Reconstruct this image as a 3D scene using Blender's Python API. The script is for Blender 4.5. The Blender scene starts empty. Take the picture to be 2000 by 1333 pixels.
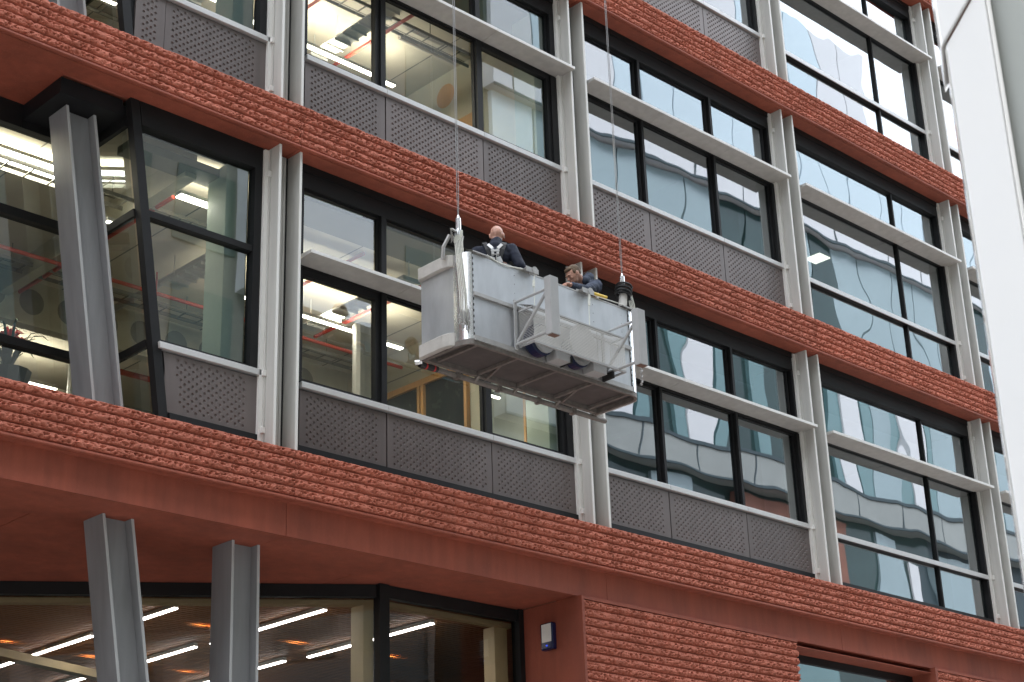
import bpy, bmesh, math, random
import numpy as np
from mathutils import Vector, Matrix, Euler
sc = bpy.context.scene
COL = sc.collection
PI = math.pi
rad = math.radians
# ------------------------------------------------------------------ camera
cd = bpy.data.cameras.new("camera"); cam = bpy.data.objects.new("camera", cd); COL.objects.link(cam)
cam.location = (-10.42151, -13.83368, 1.65)
cam.matrix_world = Matrix(((0.71809986, -0.24072354, -0.65298145, -10.42151),
                           (-0.69522147, -0.29075974, -0.65736282, -13.83368),
                           (-0.03161802, 0.92601887, -0.3761507, 1.65), (0, 0, 0, 1)))
cd.sensor_width = 36.0; cd.lens = 3286.3 / 2000 * 36.0
cd.clip_start = 0.1; cd.clip_end = 600
cd.dof.use_dof = True; cd.dof.focus_distance = 21.0; cd.dof.aperture_fstop = 4.5
sc.camera = cam
# ------------------------------------------------------------------ world, sun, exposure
W = bpy.data.worlds.new("World"); sc.world = W; W.use_nodes = True
SUN_EL, SUN_AZ = rad(50), rad(-25)
nt = W.node_tree; nt.nodes.clear()
o_ = nt.nodes.new("ShaderNodeOutputWorld"); bg = nt.nodes.new("ShaderNodeBackground")
sky = nt.nodes.new("ShaderNodeTexSky"); sky.sky_type = 'NISHITA'; sky.sun_disc = False
sky.sun_elevation = SUN_EL; sky.sun_rotation = SUN_AZ; sky.dust_density = 4.0
tc = nt.nodes.new("ShaderNodeTexCoord"); nz = nt.nodes.new("ShaderNodeTexNoise")
nz.inputs['Scale'].default_value = 2.2; nz.inputs['Detail'].default_value = 6; nz.inputs['Roughness'].default_value = .6
cr = nt.nodes.new("ShaderNodeValToRGB")
cr.color_ramp.elements[0].position = .3; cr.color_ramp.elements[0].color = (7.6, 8.4, 9.6, 1)
cr.color_ramp.elements[1].position = .7; cr.color_ramp.elements[1].color = (12.5, 12.8, 13.2, 1)
mx = nt.nodes.new("ShaderNodeMixRGB"); mx.inputs[0].default_value = .86
L = nt.links
L.new(tc.outputs['Generated'], nz.inputs['Vector']); L.new(nz.outputs['Fac'], cr.inputs['Fac'])
sp = nt.nodes.new("ShaderNodeSeparateXYZ"); mr = nt.nodes.new("ShaderNodeMapRange")    # overcast sky: zenith three times the horizon
mr.inputs['From Min'].default_value = 0; mr.inputs['From Max'].default_value = 1; mr.inputs['To Min'].default_value = .42; mr.inputs['To Max'].default_value = 1.3
mu_ = nt.nodes.new("ShaderNodeMixRGB"); mu_.blend_type = 'MULTIPLY'; mu_.inputs[0].default_value = 1
L.new(tc.outputs['Generated'], sp.inputs[0]); L.new(sp.outputs['Z'], mr.inputs['Value']); L.new(cr.outputs[0], mu_.inputs[1]); L.new(mr.outputs[0], mu_.inputs[2])
L.new(sky.outputs[0], mx.inputs[1]); L.new(mu_.outputs[0], mx.inputs[2]); L.new(mx.outputs[0], bg.inputs['Color'])
bg.inputs['Strength'].default_value = 0.12; L.new(bg.outputs[0], o_.inputs['Surface'])
sd = bpy.data.lights.new("sun", 'SUN'); sd.energy = 1.0; sd.angle = rad(14); sd.color = (1, .965, .92)
sun = bpy.data.objects.new("sun", sd); COL.objects.link(sun); sun.location = (-20, 40, 60)
# direction towards the sun: sky rotation measured from +Y clockwise seen from above
sdir = Vector((math.sin(SUN_AZ) * math.cos(SUN_EL), math.cos(SUN_AZ) * math.cos(SUN_EL), math.sin(SUN_EL)))
sun.rotation_euler = sdir.to_track_quat('Z', 'Y').to_euler()
vs = sc.view_settings; vs.view_transform = 'Standard'; vs.look = 'None'; vs.gamma = 1.0; vs.exposure = 1.78
sc.render.engine = 'CYCLES'
sc.cycles.use_denoising = True; sc.cycles.max_bounces = 7; sc.cycles.diffuse_bounces = 4
sc.cycles.transparent_max_bounces = 12; sc.cycles.sample_clamp_indirect = 4.0
# ------------------------------------------------------------------ materials
M = {}
def mat(name, col=(.5, .5, .5), rough=.6, metal=0., var=0., vscale=4., bump=0., bscale=40., spec=.5, emit=None, es=0., stretch=None, col2=None, coat=0.):
    m = bpy.data.materials.new(name); m.use_nodes = True; M[name] = m
    n = m.node_tree.nodes; l = m.node_tree.links; b = n['Principled BSDF']
    b.inputs['Base Color'].default_value = (*col, 1); b.inputs['Roughness'].default_value = rough
    b.inputs['Metallic'].default_value = metal; b.inputs['Specular IOR Level'].default_value = spec
    b.inputs['Coat Weight'].default_value = coat
    if emit: b.inputs['Emission Color'].default_value = (*emit, 1); b.inputs['Emission Strength'].default_value = es
    g = n.new('ShaderNodeTexCoord'); mp = n.new('ShaderNodeMapping'); l.new(g.outputs['Object'], mp.inputs[0])
    if stretch: mp.inputs['Scale'].default_value = stretch
    if var or col2:
        t = n.new('ShaderNodeTexNoise'); t.inputs['Scale'].default_value = vscale; t.inputs['Detail'].default_value = 6
        t.inputs['Roughness'].default_value = .65
        l.new(mp.outputs[0], t.inputs['Vector'])
        r = n.new('ShaderNodeValToRGB'); r.color_ramp.elements[0].position = .32; r.color_ramp.elements[1].position = .7
        c2 = col2 if col2 else tuple(min(1, c * (1 + var)) for c in col)
        r.color_ramp.elements[0].color = (*[c * (1 - var) for c in col], 1); r.color_ramp.elements[1].color = (*c2, 1)
        l.new(t.outputs['Fac'], r.inputs['Fac']); l.new(r.outputs[0], b.inputs['Base Color'])
        rr = n.new('ShaderNodeMapRange'); rr.inputs['To Min'].default_value = max(.03, rough - .12); rr.inputs['To Max'].default_value = min(1, rough + .12)
        l.new(t.outputs['Fac'], rr.inputs['Value']); l.new(rr.outputs[0], b.inputs['Roughness'])
    if bump:
        t2 = n.new('ShaderNodeTexNoise'); t2.inputs['Scale'].default_value = bscale; t2.inputs['Detail'].default_value = 5
        l.new(mp.outputs[0], t2.inputs['Vector'])
        bp = n.new('ShaderNodeBump'); bp.inputs['Strength'].default_value = 1; bp.inputs['Distance'].default_value = bump
        l.new(t2.outputs['Fac'], bp.inputs['Height']); l.new(bp.outputs[0], b.inputs['Normal'])
    return m
def speckle(m, c, size=90, amt=.62):
    n = m.node_tree.nodes; l = m.node_tree.links; b = n['Principled BSDF']
    src = b.inputs['Base Color'].links[0].from_socket
    v = n.new('ShaderNodeTexNoise'); v.inputs['Scale'].default_value = size; v.inputs['Detail'].default_value = 2
    g = n.new('ShaderNodeTexCoord'); l.new(g.outputs['Object'], v.inputs['Vector'])
    r = n.new('ShaderNodeValToRGB'); r.color_ramp.elements[0].position = amt; r.color_ramp.elements[1].position = amt + .06
    l.new(v.outputs['Fac'], r.inputs['Fac'])
    x = n.new('ShaderNodeMixRGB'); x.inputs[2].default_value = (*c, 1)
    l.new(r.outputs[0], x.inputs[0]); l.new(src, x.inputs[1]); l.new(x.outputs[0], b.inputs['Base Color'])
mat('red_rough', (.44, .125, .074), .9, var=.12, vscale=3.5, bump=.0015, bscale=60, col2=(.54, .172, .112))
mat('red_smooth', (.32, .076, .042), .72, var=.2, vscale=1.7, stretch=(1, 1, .45), bump=.0012, bscale=120); speckle(M['red_smooth'], (.5, .2, .14), 130, .66)
mat('fin_paint', (.56, .55, .52), .42, var=.05, vscale=1.3, stretch=(3, 3, .5))
mat('fin_edge', (.74, .73, .70), .38, var=.03)
mat('shade_paint', (.50, .485, .46), .45, var=.06, vscale=1.6, stretch=(.6, 3, 3))
mat('shade_edge', (.74, .73, .71), .4, var=.03)
mat('sill_metal', (.62, .62, .62), .38, metal=.25, var=.05, vscale=2)
mat('panel_metal', (.165, .140, .135), .40, metal=.35, var=.06, vscale=1.2)
mat('black_frame', (.012, .012, .013), .5, var=.2, spec=.25)
mat('base_dark', (.010, .011, .013), .55, var=.15, spec=.3)
mat('column_paint', (.27, .275, .285), .42, var=.06, vscale=1.2, stretch=(2, 2, .4))
mat('column_edge', (.42, .425, .43), .4, var=.05)
mat('concrete_in', (.52, .47, .37), .8, var=.1, vscale=.8)
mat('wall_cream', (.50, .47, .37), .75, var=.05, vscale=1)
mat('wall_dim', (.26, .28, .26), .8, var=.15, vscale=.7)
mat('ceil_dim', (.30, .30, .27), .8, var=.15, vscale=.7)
mat('floor_in', (.16, .15, .14), .6, var=.1)
mat('reveal_green', (.34, .40, .33), .6, var=.05)
mat('reveal_olive', (.18, .18, .14), .6, var=.05)
mat('timber', (.50, .27, .10), .5, var=.15, vscale=5, stretch=(6, 6, .5))
mat('dark_glazing', (.025, .03, .028), .25, var=.2)
mat('red_pipe', (.45, .06, .035), .45, var=.1)
mat('duct', (.46, .45, .41), .45, metal=.4, var=.12, vscale=3)
mat('beam_cream', (.42, .40, .31), .6, var=.08)
mat('hole_dark', (.17, .16, .13), .7, var=.2)
mat('slat', (.30, .155, .075), .55, var=.2, vscale=5, stretch=(.3, 8, 8))
mat('brown_wall', (.06, .04, .028), .6, var=.2)
mat('black', (.01, .01, .01), .9, var=.3)
mat('cream_liner', (.47, .38, .22), .6, var=.06)
mat('cable', (.45, .45, .46), .35, metal=.8, var=.1)
mat('rubber', (.015, .015, .016), .5, var=.2, vscale=12)
mat('pad', (.50, .48, .45), .75, var=.12, vscale=6, bump=.002, bscale=30)
mat('pad_grey', (.38, .38, .38), .6, var=.06, vscale=6)
mat('pad_brown', (.22, .13, .10), .8, var=.1)
mat('alu', (.55, .565, .59), .38, metal=.6, var=.10, vscale=5, bump=.0016, bscale=5, stretch=(1, 1, .35))
mat('alu_bright', (.82, .82, .83), .26, metal=.9, var=.04, vscale=4, stretch=(2, 2, .3))
mat('alu_frame', (.42, .41, .40), .45, metal=.5, var=.15, vscale=9)
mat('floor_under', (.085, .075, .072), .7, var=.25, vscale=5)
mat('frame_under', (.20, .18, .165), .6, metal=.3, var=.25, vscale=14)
mat('blue_paint', (.005, .012, .05), .4, var=.2)
mat('yellow', (.75, .50, .06), .5, var=.05)
mat('redtape', (.5, .02, .02), .5, var=.05)
mat('cord', (.68, .68, .62), .7, var=.08, vscale=30)
mat('skin', (.56, .30, .22), .5, var=.08, vscale=12)
mat('skin_pink', (.62, .33, .25), .42, var=.09, vscale=10, col2=(.68, .40, .31))
mat('hair', (.13, .085, .05), .75, var=.25, vscale=60, bump=.002, bscale=220)
mat('brow', (.10, .06, .04), .8, var=.2)
mat('navy', (.014, .018, .034), .85, var=.3, vscale=7, bump=.006, bscale=11)
mat('navy_light', (.026, .036, .062), .85, var=.25, vscale=7, bump=.006, bscale=11)
mat('jeans', (.10, .17, .30), .85, var=.15)
mat('strap_black', (.02, .02, .022), .6, var=.2)
mat('reflective', (.66, .66, .66), .35, metal=.3, var=.06)
mat('boots', (.03, .025, .02), .6, var=.2)
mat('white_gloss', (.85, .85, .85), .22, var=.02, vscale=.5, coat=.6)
mat('white_edge', (.80, .79, .76), .4, var=.03)
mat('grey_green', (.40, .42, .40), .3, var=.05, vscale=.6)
mat('siren_white', (.78, .76, .72), .12, var=.03, coat=.5)
mat('siren_blue', (.008, .012, .06), .2, var=.1)
mat('led_blue', (.02, .05, .9), .3, emit=(.05, .15, 1), es=.15)
mat('lamp_white', (.9, .9, .9), .4, emit=(1, .97, .88), es=4.5)
mat('lamp_faint', (.9, .9, .85), .4, emit=(1, .97, .85), es=1.0)
mat('lamp_cool', (.9, .9, .9), .4, emit=(1, .93, .96), es=6)
mat('lamp_warm', (.9, .6, .3), .4, emit=(1, .56, .22), es=40)
mat('lamp_body', (.45, .44, .40), .5, var=.05)
mat('asphalt', (.06, .05, .052), .85, var=.2, vscale=3, bump=.003, bscale=80)
mat('paving', (.40, .375, .34), .8, var=.12, vscale=1.5, bump=.002, bscale=50)
mat('kerb', (.34, .33, .31), .8, var=.1)
mat('road_paint', (.75, .6, .1), .7, var=.1)
mat('opp_mid', (.26, .34, .37), .2, var=.08, vscale=.15, spec=.8)
mat('opp_pale', (.50, .60, .67), .22, var=.04, vscale=.15, spec=.8)
mat('opp_white', (.62, .62, .65), .4, var=.03, vscale=.2)
mat('opp_teal', (.12, .22, .235), .12, var=.1, vscale=.2, spec=.9)
mat('opp_dark', (.025, .05, .05), .12, var=.4, vscale=.15, spec=.5)
mat('opp_band', (.27, .285, .28), .55, var=.12, vscale=.4)
mat('opp_joint', (.03, .05, .06), .5, var=.1)
mat('stone_grey', (.13, .125, .115), .7, var=.12, vscale=.3)
mat('brick', (.22, .10, .075), .85, var=.25, vscale=1.2)
mat('bark', (.09, .065, .045), .9, var=.3, vscale=8, bump=.01, bscale=14)
mat('leaf', (.07, .11, .035), .7, var=.4, vscale=.8, col2=(.12, .16, .05))
mat('plant_leaf', (.03, .07, .03), .5, var=.3); mat('flower', (.75, .05, .03), .5, var=.15); mat('pot', (.05, .07, .06), .4, var=.1)

def glass(name, base_r, tint, rtint, wob=.0035, ws=.55, mul=1.9):
    m = bpy.data.materials.new(name); m.use_nodes = True; M[name] = m
    n = m.node_tree.nodes; l = m.node_tree.links; n.clear()
    out = n.new('ShaderNodeOutputMaterial'); mix = n.new('ShaderNodeMixShader')
    tr = n.new('ShaderNodeBsdfTransparent'); tr.inputs[0].default_value = (*tint, 1)
    gl = n.new('ShaderNodeBsdfGlossy'); gl.inputs['Color'].default_value = (*rtint, 1); gl.inputs['Roughness'].default_value = .004
    fr = n.new('ShaderNodeFresnel'); fr.inputs['IOR'].default_value = 1.65
    ma = n.new('ShaderNodeMath'); ma.operation = 'MULTIPLY_ADD'; ma.inputs[1].default_value = mul; ma.inputs[2].default_value = base_r; ma.use_clamp = True
    l.new(fr.outputs[0], ma.inputs[0]); l.new(ma.outputs[0], mix.inputs[0]); l.new(tr.outputs[0], mix.inputs[1]); l.new(gl.outputs[0], mix.inputs[2]); l.new(mix.outputs[0], out.inputs[0])
    g = n.new('ShaderNodeNewGeometry'); oi = n.new('ShaderNodeObjectInfo')
    t = n.new('ShaderNodeTexNoise'); t.noise_dimensions = '4D'; t.inputs['Scale'].default_value = ws; t.inputs['Detail'].default_value = 1.2
    mu = n.new('ShaderNodeMath'); mu.operation = 'MULTIPLY'; mu.inputs[1].default_value = 40
    l.new(oi.outputs['Random'], mu.inputs[0]); l.new(mu.outputs[0], t.inputs['W']); l.new(g.outputs['Position'], t.inputs['Vector'])
    bp = n.new('ShaderNodeBump'); bp.inputs['Strength'].default_value = 1; bp.inputs['Distance'].default_value = wob
    l.new(t.outputs['Fac'], bp.inputs['Height']); l.new(bp.outputs[0], gl.inputs['Normal'])
    return m
glass('glass_clear', .04, (.78, .81, .75), (.85, .95, 1.0))
glass('glass_coated', .17, (.52, .60, .57), (.90, .96, 1.0), wob=.010, ws=.6)
glass('glass_lobby', .0, (.80, .80, .74), (.9, .95, 1), mul=1.1)
# ------------------------------------------------------------------ mesh helpers
class MB:
    def __init__(s): s.v = []; s.f = []; s.m = []; s.cur = 0; s.mats = []
    def use(s, name):
        if name not in s.mats: s.mats.append(name)
        s.cur = s.mats.index(name); return s
    def add(s, vs, fs):
        o = len(s.v); s.v += [tuple(v) for v in vs]; s.f += [tuple(o + i for i in f) for f in fs]; s.m += [s.cur] * len(fs); return s
    def box(s, x0, x1, y0, y1, z0, z1, sh=0.):
        # sh: shear of x per unit z measured from z1 (inclined pieces)
        vs = []
        for z in (z0, z1):
            d = sh * (z1 - z)
            vs += [(x0 + d, y0, z), (x1 + d, y0, z), (x1 + d, y1, z), (x0 + d, y1, z)]
        return s.add(vs, [(3, 2, 1, 0), (4, 5, 6, 7), (0, 1, 5, 4), (1, 2, 6, 5), (2, 3, 7, 6), (3, 0, 4, 7)])
    def prism(s, poly, y0, y1):   # poly in x,z
        n = len(poly); vs = [(x, y0, z) for x, z in poly] + [(x, y1, z) for x, z in poly]
        return s.add(vs, [tuple(range(n)), tuple(range(2 * n - 1, n - 1, -1))] + [(i, i + n, (i + 1) % n + n, (i + 1) % n) for i in range(n)])
    def prismz(s, poly, z0, z1):  # poly in x,y
        n = len(poly); vs = [(x, y, z0) for x, y in poly] + [(x, y, z1) for x, y in poly]
        return s.add(vs, [tuple(range(n - 1, -1, -1)), tuple(range(n, 2 * n))] + [(i, (i + 1) % n, (i + 1) % n + n, i + n) for i in range(n)])
    def bar(s, p, q, w, h=None):
        p = Vector(p); q = Vector(q); h = h or w; d = (q - p).normalized(); u = Vector((0, 0, 1)) if abs(d.z) < .95 else Vector((0, 1, 0))
        a = d.cross(u).normalized() * w / 2; b = d.cross(a).normalized() * h / 2
        vs = [c + k for c in (p, q) for k in (a + b, -a + b, -a - b, a - b)]
        return s.add(vs, [(0, 1, 2, 3), (7, 6, 5, 4), (0, 4, 5, 1), (1, 5, 6, 2), (2, 6, 7, 3), (3, 7, 4, 0)])
    def tube(s, pts, r, n=8, cap=True):
        pts = [Vector(p) for p in pts]; rs = r if isinstance(r, (list, tuple)) else [r] * len(pts); vs = []; fs = []
        up = None
        for i, p in enumerate(pts):
            d = (pts[min(i + 1, len(pts) - 1)] - pts[max(i - 1, 0)]).normalized()
            if up is None:
                up = Vector((0, 0, 1)) if abs(d.z) < .9 else Vector((1, 0, 0))
            a = d.cross(up).normalized(); b = d.cross(a).normalized(); up = -b
            for k in range(n):
                t = 2 * PI * k / n; vs.append(p + a * math.cos(t) * rs[i] + b * math.sin(t) * rs[i])
        for i in range(len(pts) - 1):
            for k in range(n):
                fs.append((i * n + k, i * n + (k + 1) % n, (i + 1) * n + (k + 1) % n, (i + 1) * n + k))
        if cap: fs.append(tuple(range(n - 1, -1, -1))); fs.append(tuple((len(pts) - 1) * n + k for k in range(n)))
        return s.add(vs, fs)
    def quad(s, a, b, c, d): return s.add([a, b, c, d], [(0, 1, 2, 3)])
    def disc(s, c, r, axis='z', n=20):
        vs = []
        for k in range(n):
            t = 2 * PI * k / n; u, v = r * math.cos(t), r * math.sin(t)
            vs.append((c[0] + u, c[1] + v, c[2]) if axis == 'z' else ((c[0] + u, c[1], c[2] + v) if axis == 'y' else (c[0], c[1] + u, c[2] + v)))
        return s.add(vs, [tuple(range(n))])
    def build(s, name, material=None, parent=None, smooth=False, bevel=0, loc=None, recalc=True):
        me = bpy.data.meshes.new(name)
        me.from_pydata(s.v, [], s.f)
        for mm in (s.mats or [material]): me.materials.append(M[mm])
        if s.mats: me.polygons.foreach_set('material_index', s.m)
        if smooth: me.polygons.foreach_set('use_smooth', [True] * len(me.polygons))
        me.update()
        if recalc: bm = bmesh.new(); bm.from_mesh(me); bmesh.ops.recalc_face_normals(bm, faces=bm.faces); bm.to_mesh(me); bm.free()
        o = bpy.data.objects.new(name, me); COL.objects.link(o)
        if parent: o.parent = parent
        if loc: o.location = loc
        if bevel:
            b = o.modifiers.new('bevel', 'BEVEL'); b.width = bevel; b.segments = 2; b.limit_method = 'ANGLE'
        return o
def tag(o, label=None, cat=None, group=None, kind=None):
    if label: o['label'] = label
    if cat: o['category'] = cat
    if group: o['group'] = group
    if kind: o['kind'] = kind
    return o
def empty(name, loc=(0, 0, 0), label=None, cat=None, group=None, parent=None):
    o = bpy.data.objects.new(name, None); COL.objects.link(o); o.location = loc
    o.empty_display_size = .2
    if parent: o.parent = parent
    return tag(o, label, cat, group)
def cp(o, parent, dx=0, dy=0, dz=0):
    c = o.copy(); COL.objects.link(c); c.parent = parent
    c.location = (o.location[0] + dx, o.location[1] + dy, o.location[2] + dz)
    for ch in list(o.children): cp(ch, c)
    return c
# ------------------------------------------------------------------ key levels
H = 4.238
ZK = [7.457 + H * i for i in range(4)]        # top of each stone band
SOF = .575                                     # band depth from top to soffit
GL = .30                                       # glass plane
# ================================================================== SETTING
g = MB().box(-150, 200, -200, 150, -.5, 0).build('ground', 'paving'); tag(g, kind='structure')
g = MB().box(-150, 200, -19, -10, -.02, .004).build('road', 'asphalt'); tag(g, kind='structure')
b = MB().box(-150, 200, -10, -9.8, 0, .12).build('kerb', 'kerb'); tag(b, kind='structure')
b = MB().box(-150, 200, -9.8, 12, 0, .118).build('pavement', 'paving'); tag(b, kind='structure')
m_ = MB()
for y in (-10.35, -10.65): m_.box(-150, 200, y - .04, y + .04, .0035, .008)
tag(m_.build('road_marking', 'road_paint'), kind='structure')
# ================================================================== BUILDING
B = empty('office_building', (0, 0, 0), 'modern office block with red ribbed concrete bands, grey fins and wide windows', 'building')
def hash2(ix, iz, seed):
    n = np.sin(ix * 127.1 + iz * 311.7 + seed * 74.7) * 43758.5453
    return n - np.floor(n)
def vnoise(x, z, seed):
    ix = np.floor(x); iz = np.floor(z); fx = x - ix; fz = z - iz
    fx = fx * fx * (3 - 2 * fx); fz = fz * fz * (3 - 2 * fz)
    a = hash2(ix, iz, seed); b = hash2(ix + 1, iz, seed); c = hash2(ix, iz + 1, seed); d = hash2(ix + 1, iz + 1, seed)
    return (a * (1 - fx) + b * fx) * (1 - fz) + (c * (1 - fx) + d * fx) * fz
def cell(x, z, seed):
    ix = np.floor(x); iz = np.floor(z); best = np.full(x.shape, 9.); val = np.zeros(x.shape)
    for dx in (-1, 0, 1):
        for dz in (-1, 0, 1):
            cx = ix + dx; cz = iz + dz; px = cx + hash2(cx, cz, seed); pz = cz + hash2(cx, cz, seed + 3)
            d = (px - x) ** 2 + (pz - z) ** 2; m = d < best; best = np.where(m, d, best); val = np.where(m, hash2(cx, cz, seed + 7), val)
    return np.sqrt(best), val
def rough_mesh(Lx, nc, ch, seed, step=.0105, per=11, depth=.5):
    nx = int(Lx / step) + 1; nzz = nc * per + 1
    xs = np.linspace(0, Lx, nx); zs = np.linspace(0, nc * ch, nzz)
    X, Z = np.meshgrid(xs, zs)
    k = np.minimum(np.floor(Z / ch + 1e-6), nc - 1); t = Z / ch - k
    ko = k * 7.31
    warpx = X + .03 * (vnoise(X * 14, Z * 14 + ko, seed + 20) - .5); warpz = Z + .03 * (vnoise(X * 13 + 9, Z * 13 + ko, seed + 21) - .5)
    lump = vnoise(X * 6, Z * 8 + ko, seed)
    d1, v1 = cell(warpx * 19, warpz * 29 + ko, seed + 5)
    d2, v2 = cell(warpx * 36, warpz * 46 + ko, seed + 9)
    fine = vnoise(X * 60, Z * 60, seed + 2)
    pit1 = np.clip(1 - d1 / .55, 0, 1) * (v1 > .40) * (.4 + .6 * v1)
    pit2 = np.clip(1 - d2 / .6, 0, 1) * (v2 > .5) * v2
    facet = v1 * .5 + v2 * .25
    tlow = .065 + .11 * (.5 * vnoise(X * 13, ko, seed + 30) + .5 * vnoise(X * 37, ko, seed + 31)) * (.3 + .6 * lump)
    low = np.clip((t - tlow) / .07, 0, 1); up = np.clip((.975 - t) / .035, 0, 1)
    lip = np.clip((t - .74) / .08, 0, 1)
    prof = low * up
    rough = (.038 * pit1 + .015 * pit2 + .010 * facet + .004 * fine) * (1 - .55 * lip)
    front = .000 + rough + .022 * (1 - np.sin(np.clip(t * .9 + .05, 0, 1) * PI)) ** .8 - .004 * (lump - .5)
    back = .050 + .003 * fine
    y = back * (1 - prof) + front * prof
    V = np.stack([X, y, Z], -1).reshape(-1, 3)
    idx = np.arange(nx * nzz).reshape(nzz, nx)
    F = np.stack([idx[:-1, :-1], idx[:-1, 1:], idx[1:, 1:], idx[1:, :-1]], -1).reshape(-1, 4)
    V2 = [(0, depth, 0), (Lx, depth, 0), (Lx, depth, nc * ch), (0, depth, nc * ch)]
    o = len(V); faces = F.tolist()
    faces.append(list(idx[-1, :]) + [o + 2, o + 3]); faces.append(list(idx[0, ::-1]) + [o, o + 1])
    faces.append(list(idx[:, 0]) + [o + 3, o]); faces.append(list(idx[::-1, -1]) + [o + 1, o + 2])
    me = bpy.data.meshes.new('rough_concrete'); me.from_pydata(np.vstack([V, np.array(V2)]).tolist(), [], faces)
    me.materials.append(M['red_rough']); me.update(); return me
band_me = [rough_mesh(4.992, 5, .1075, 11 + 17 * k) for k in range(3)]
XS = [-15, -10, -5, 0, 5, 10, 15, 20]
ci = 0
for li, zk in enumerate(ZK):
    zs = zk - SOF
    for xi, x0 in enumerate(XS[:-1]):
        o = bpy.data.objects.new('stone_band', band_me[(li * 2 + xi) % 3]); COL.objects.link(o); o.parent = B
        o.location = (x0 + .004, 0, zk - .5375)
        # smooth bevelled lip under the ribs
        mb = MB(); xa, xb = x0 + .004, x0 + 4.996
        zb = zk - .5375; ye = .345 if li else .153
        prof = [(.022, zb - .0015), (.006, zb - .006), (.004, zs + .012), (.012, zs + .002), (.035, zs), (.05, zs), (.05, zs + .014), (.062, zs + .014), (.062, zs), (ye, zs), (ye, zb - .0015)]
        n = len(prof)
        vs = [(xa, y, z) for y, z in prof] + [(xb, y, z) for y, z in prof]
        mb.add(vs, [tuple(range(n)), tuple(range(2 * n - 1, n - 1, -1))] + [(i, i + n, (i + 1) % n + n, (i + 1) % n) for i in range(n)])
        mb.build('band_lip', 'red_smooth', B)
# deep soffit left of the bays, floor slabs behind the bands
m_ = MB()
for zk in ZK[1:]:
    m_.box(-15, -2.87, .3462, 1.5, zk - SOF, zk - .5); 
m_.build('soffit', 'red_smooth', B)
m_ = MB()
for zk in ZK: m_.box(-15, 20, .52, 10, zk - .42, zk - .02)
m_.build('floor_slab', 'concrete_in', B)
MB().box(-15, 20, .02, 10.2, ZK[3] + .0, ZK[3] + .35).build('roof', 'concrete_in', B)
m_ = MB().box(-15.2, -15.003, .0, 10.2, 0, ZK[3] + .3); m_.box(20.003, 20.3, 0, 10.2, 0, ZK[3] + .3); m_.box(-15, 20, 10.003, 10.2, 0, ZK[3] - .003)
m_.build('outer_wall', 'red_smooth', B)
# ---------------- dimpled metal panels
def dimple_panel(w, h, left_slope=0., plain_right=0., name='dimple'):
    mb = MB(); px, pz = .1, .0415; r = .0203
    y = 0.
    bx, bz = .055, .035
    wi = w - plain_right
    nrow = int((h - 2 * bz) / pz); z0 = (h - nrow * pz) / 2
    def flat(xa, xb, za, zb):
        if xb - xa > 1e-5 and zb - za > 1e-5: mb.quad((xa, y, za), (xb, y, za), (xb, y, zb), (xa, y, zb))
    flat(0, w, 0, z0); flat(0, w, z0 + nrow * pz, h)
    for rI in range(nrow):
        za = z0 + rI * pz; zc = za + pz / 2
        off = .05 if rI % 2 else 0
        lx = left_slope * (h - zc)
        xs0 = bx + off; n = int((wi - bx - xs0 + 1e-6) / px); base = xs0
        k0 = 0
        while base + k0 * px < bx + lx - .0: k0 += 1
        xl = base + k0 * px; flat(0, xl, za, za + pz); flat(base + n * px, w, za, za + pz)
        for k in range(k0, n):
            xa = base + k * px; xb = xa + px; xc = (xa + xb) / 2
            outer = [(xb, y, zc), (xb, y, za + pz), (xc, y, za + pz), (xa, y, za + pz), (xa, y, zc), (xa, y, za), (xc, y, za), (xb, y, za)]
            rg = [(xc + r * math.cos(q * PI / 4), y, zc + r * math.sin(q * PI / 4)) for q in range(8)]
            r2 = [(xc + r * .6 * math.cos(q * PI / 4), y + .011, zc + r * .62 * math.sin(q * PI / 4)) for q in range(8)]
            fs = []
            for q in range(8):
                q2 = (q + 1) % 8; fs += [(q, q2, 8 + q2, 8 + q), (8 + q, 8 + q2, 16 + q2, 16 + q), (16 + q, 16 + q2, 24)]
            mb.add(outer + rg + r2 + [(xc, y + .014, zc)], fs)
    # folded returns
    d = .035
    mb.quad((0, y, 0), (0, y + d, 0), (0, y + d, h), (0, y, h)); mb.quad((w, y, 0), (w, y, h), (w, y + d, h), (w, y + d, 0))
    mb.quad((0, y, 0), (w, y, 0), (w, y + d, 0), (0, y + d, 0)); mb.quad((0, y, h), (0, y + d, h), (w, y + d, h), (w, y, h))
    me = bpy.data.meshes.new(name); me.from_pydata(mb.v, [], mb.f); me.materials.append(M['panel_metal']); me.update()
    return me
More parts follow.
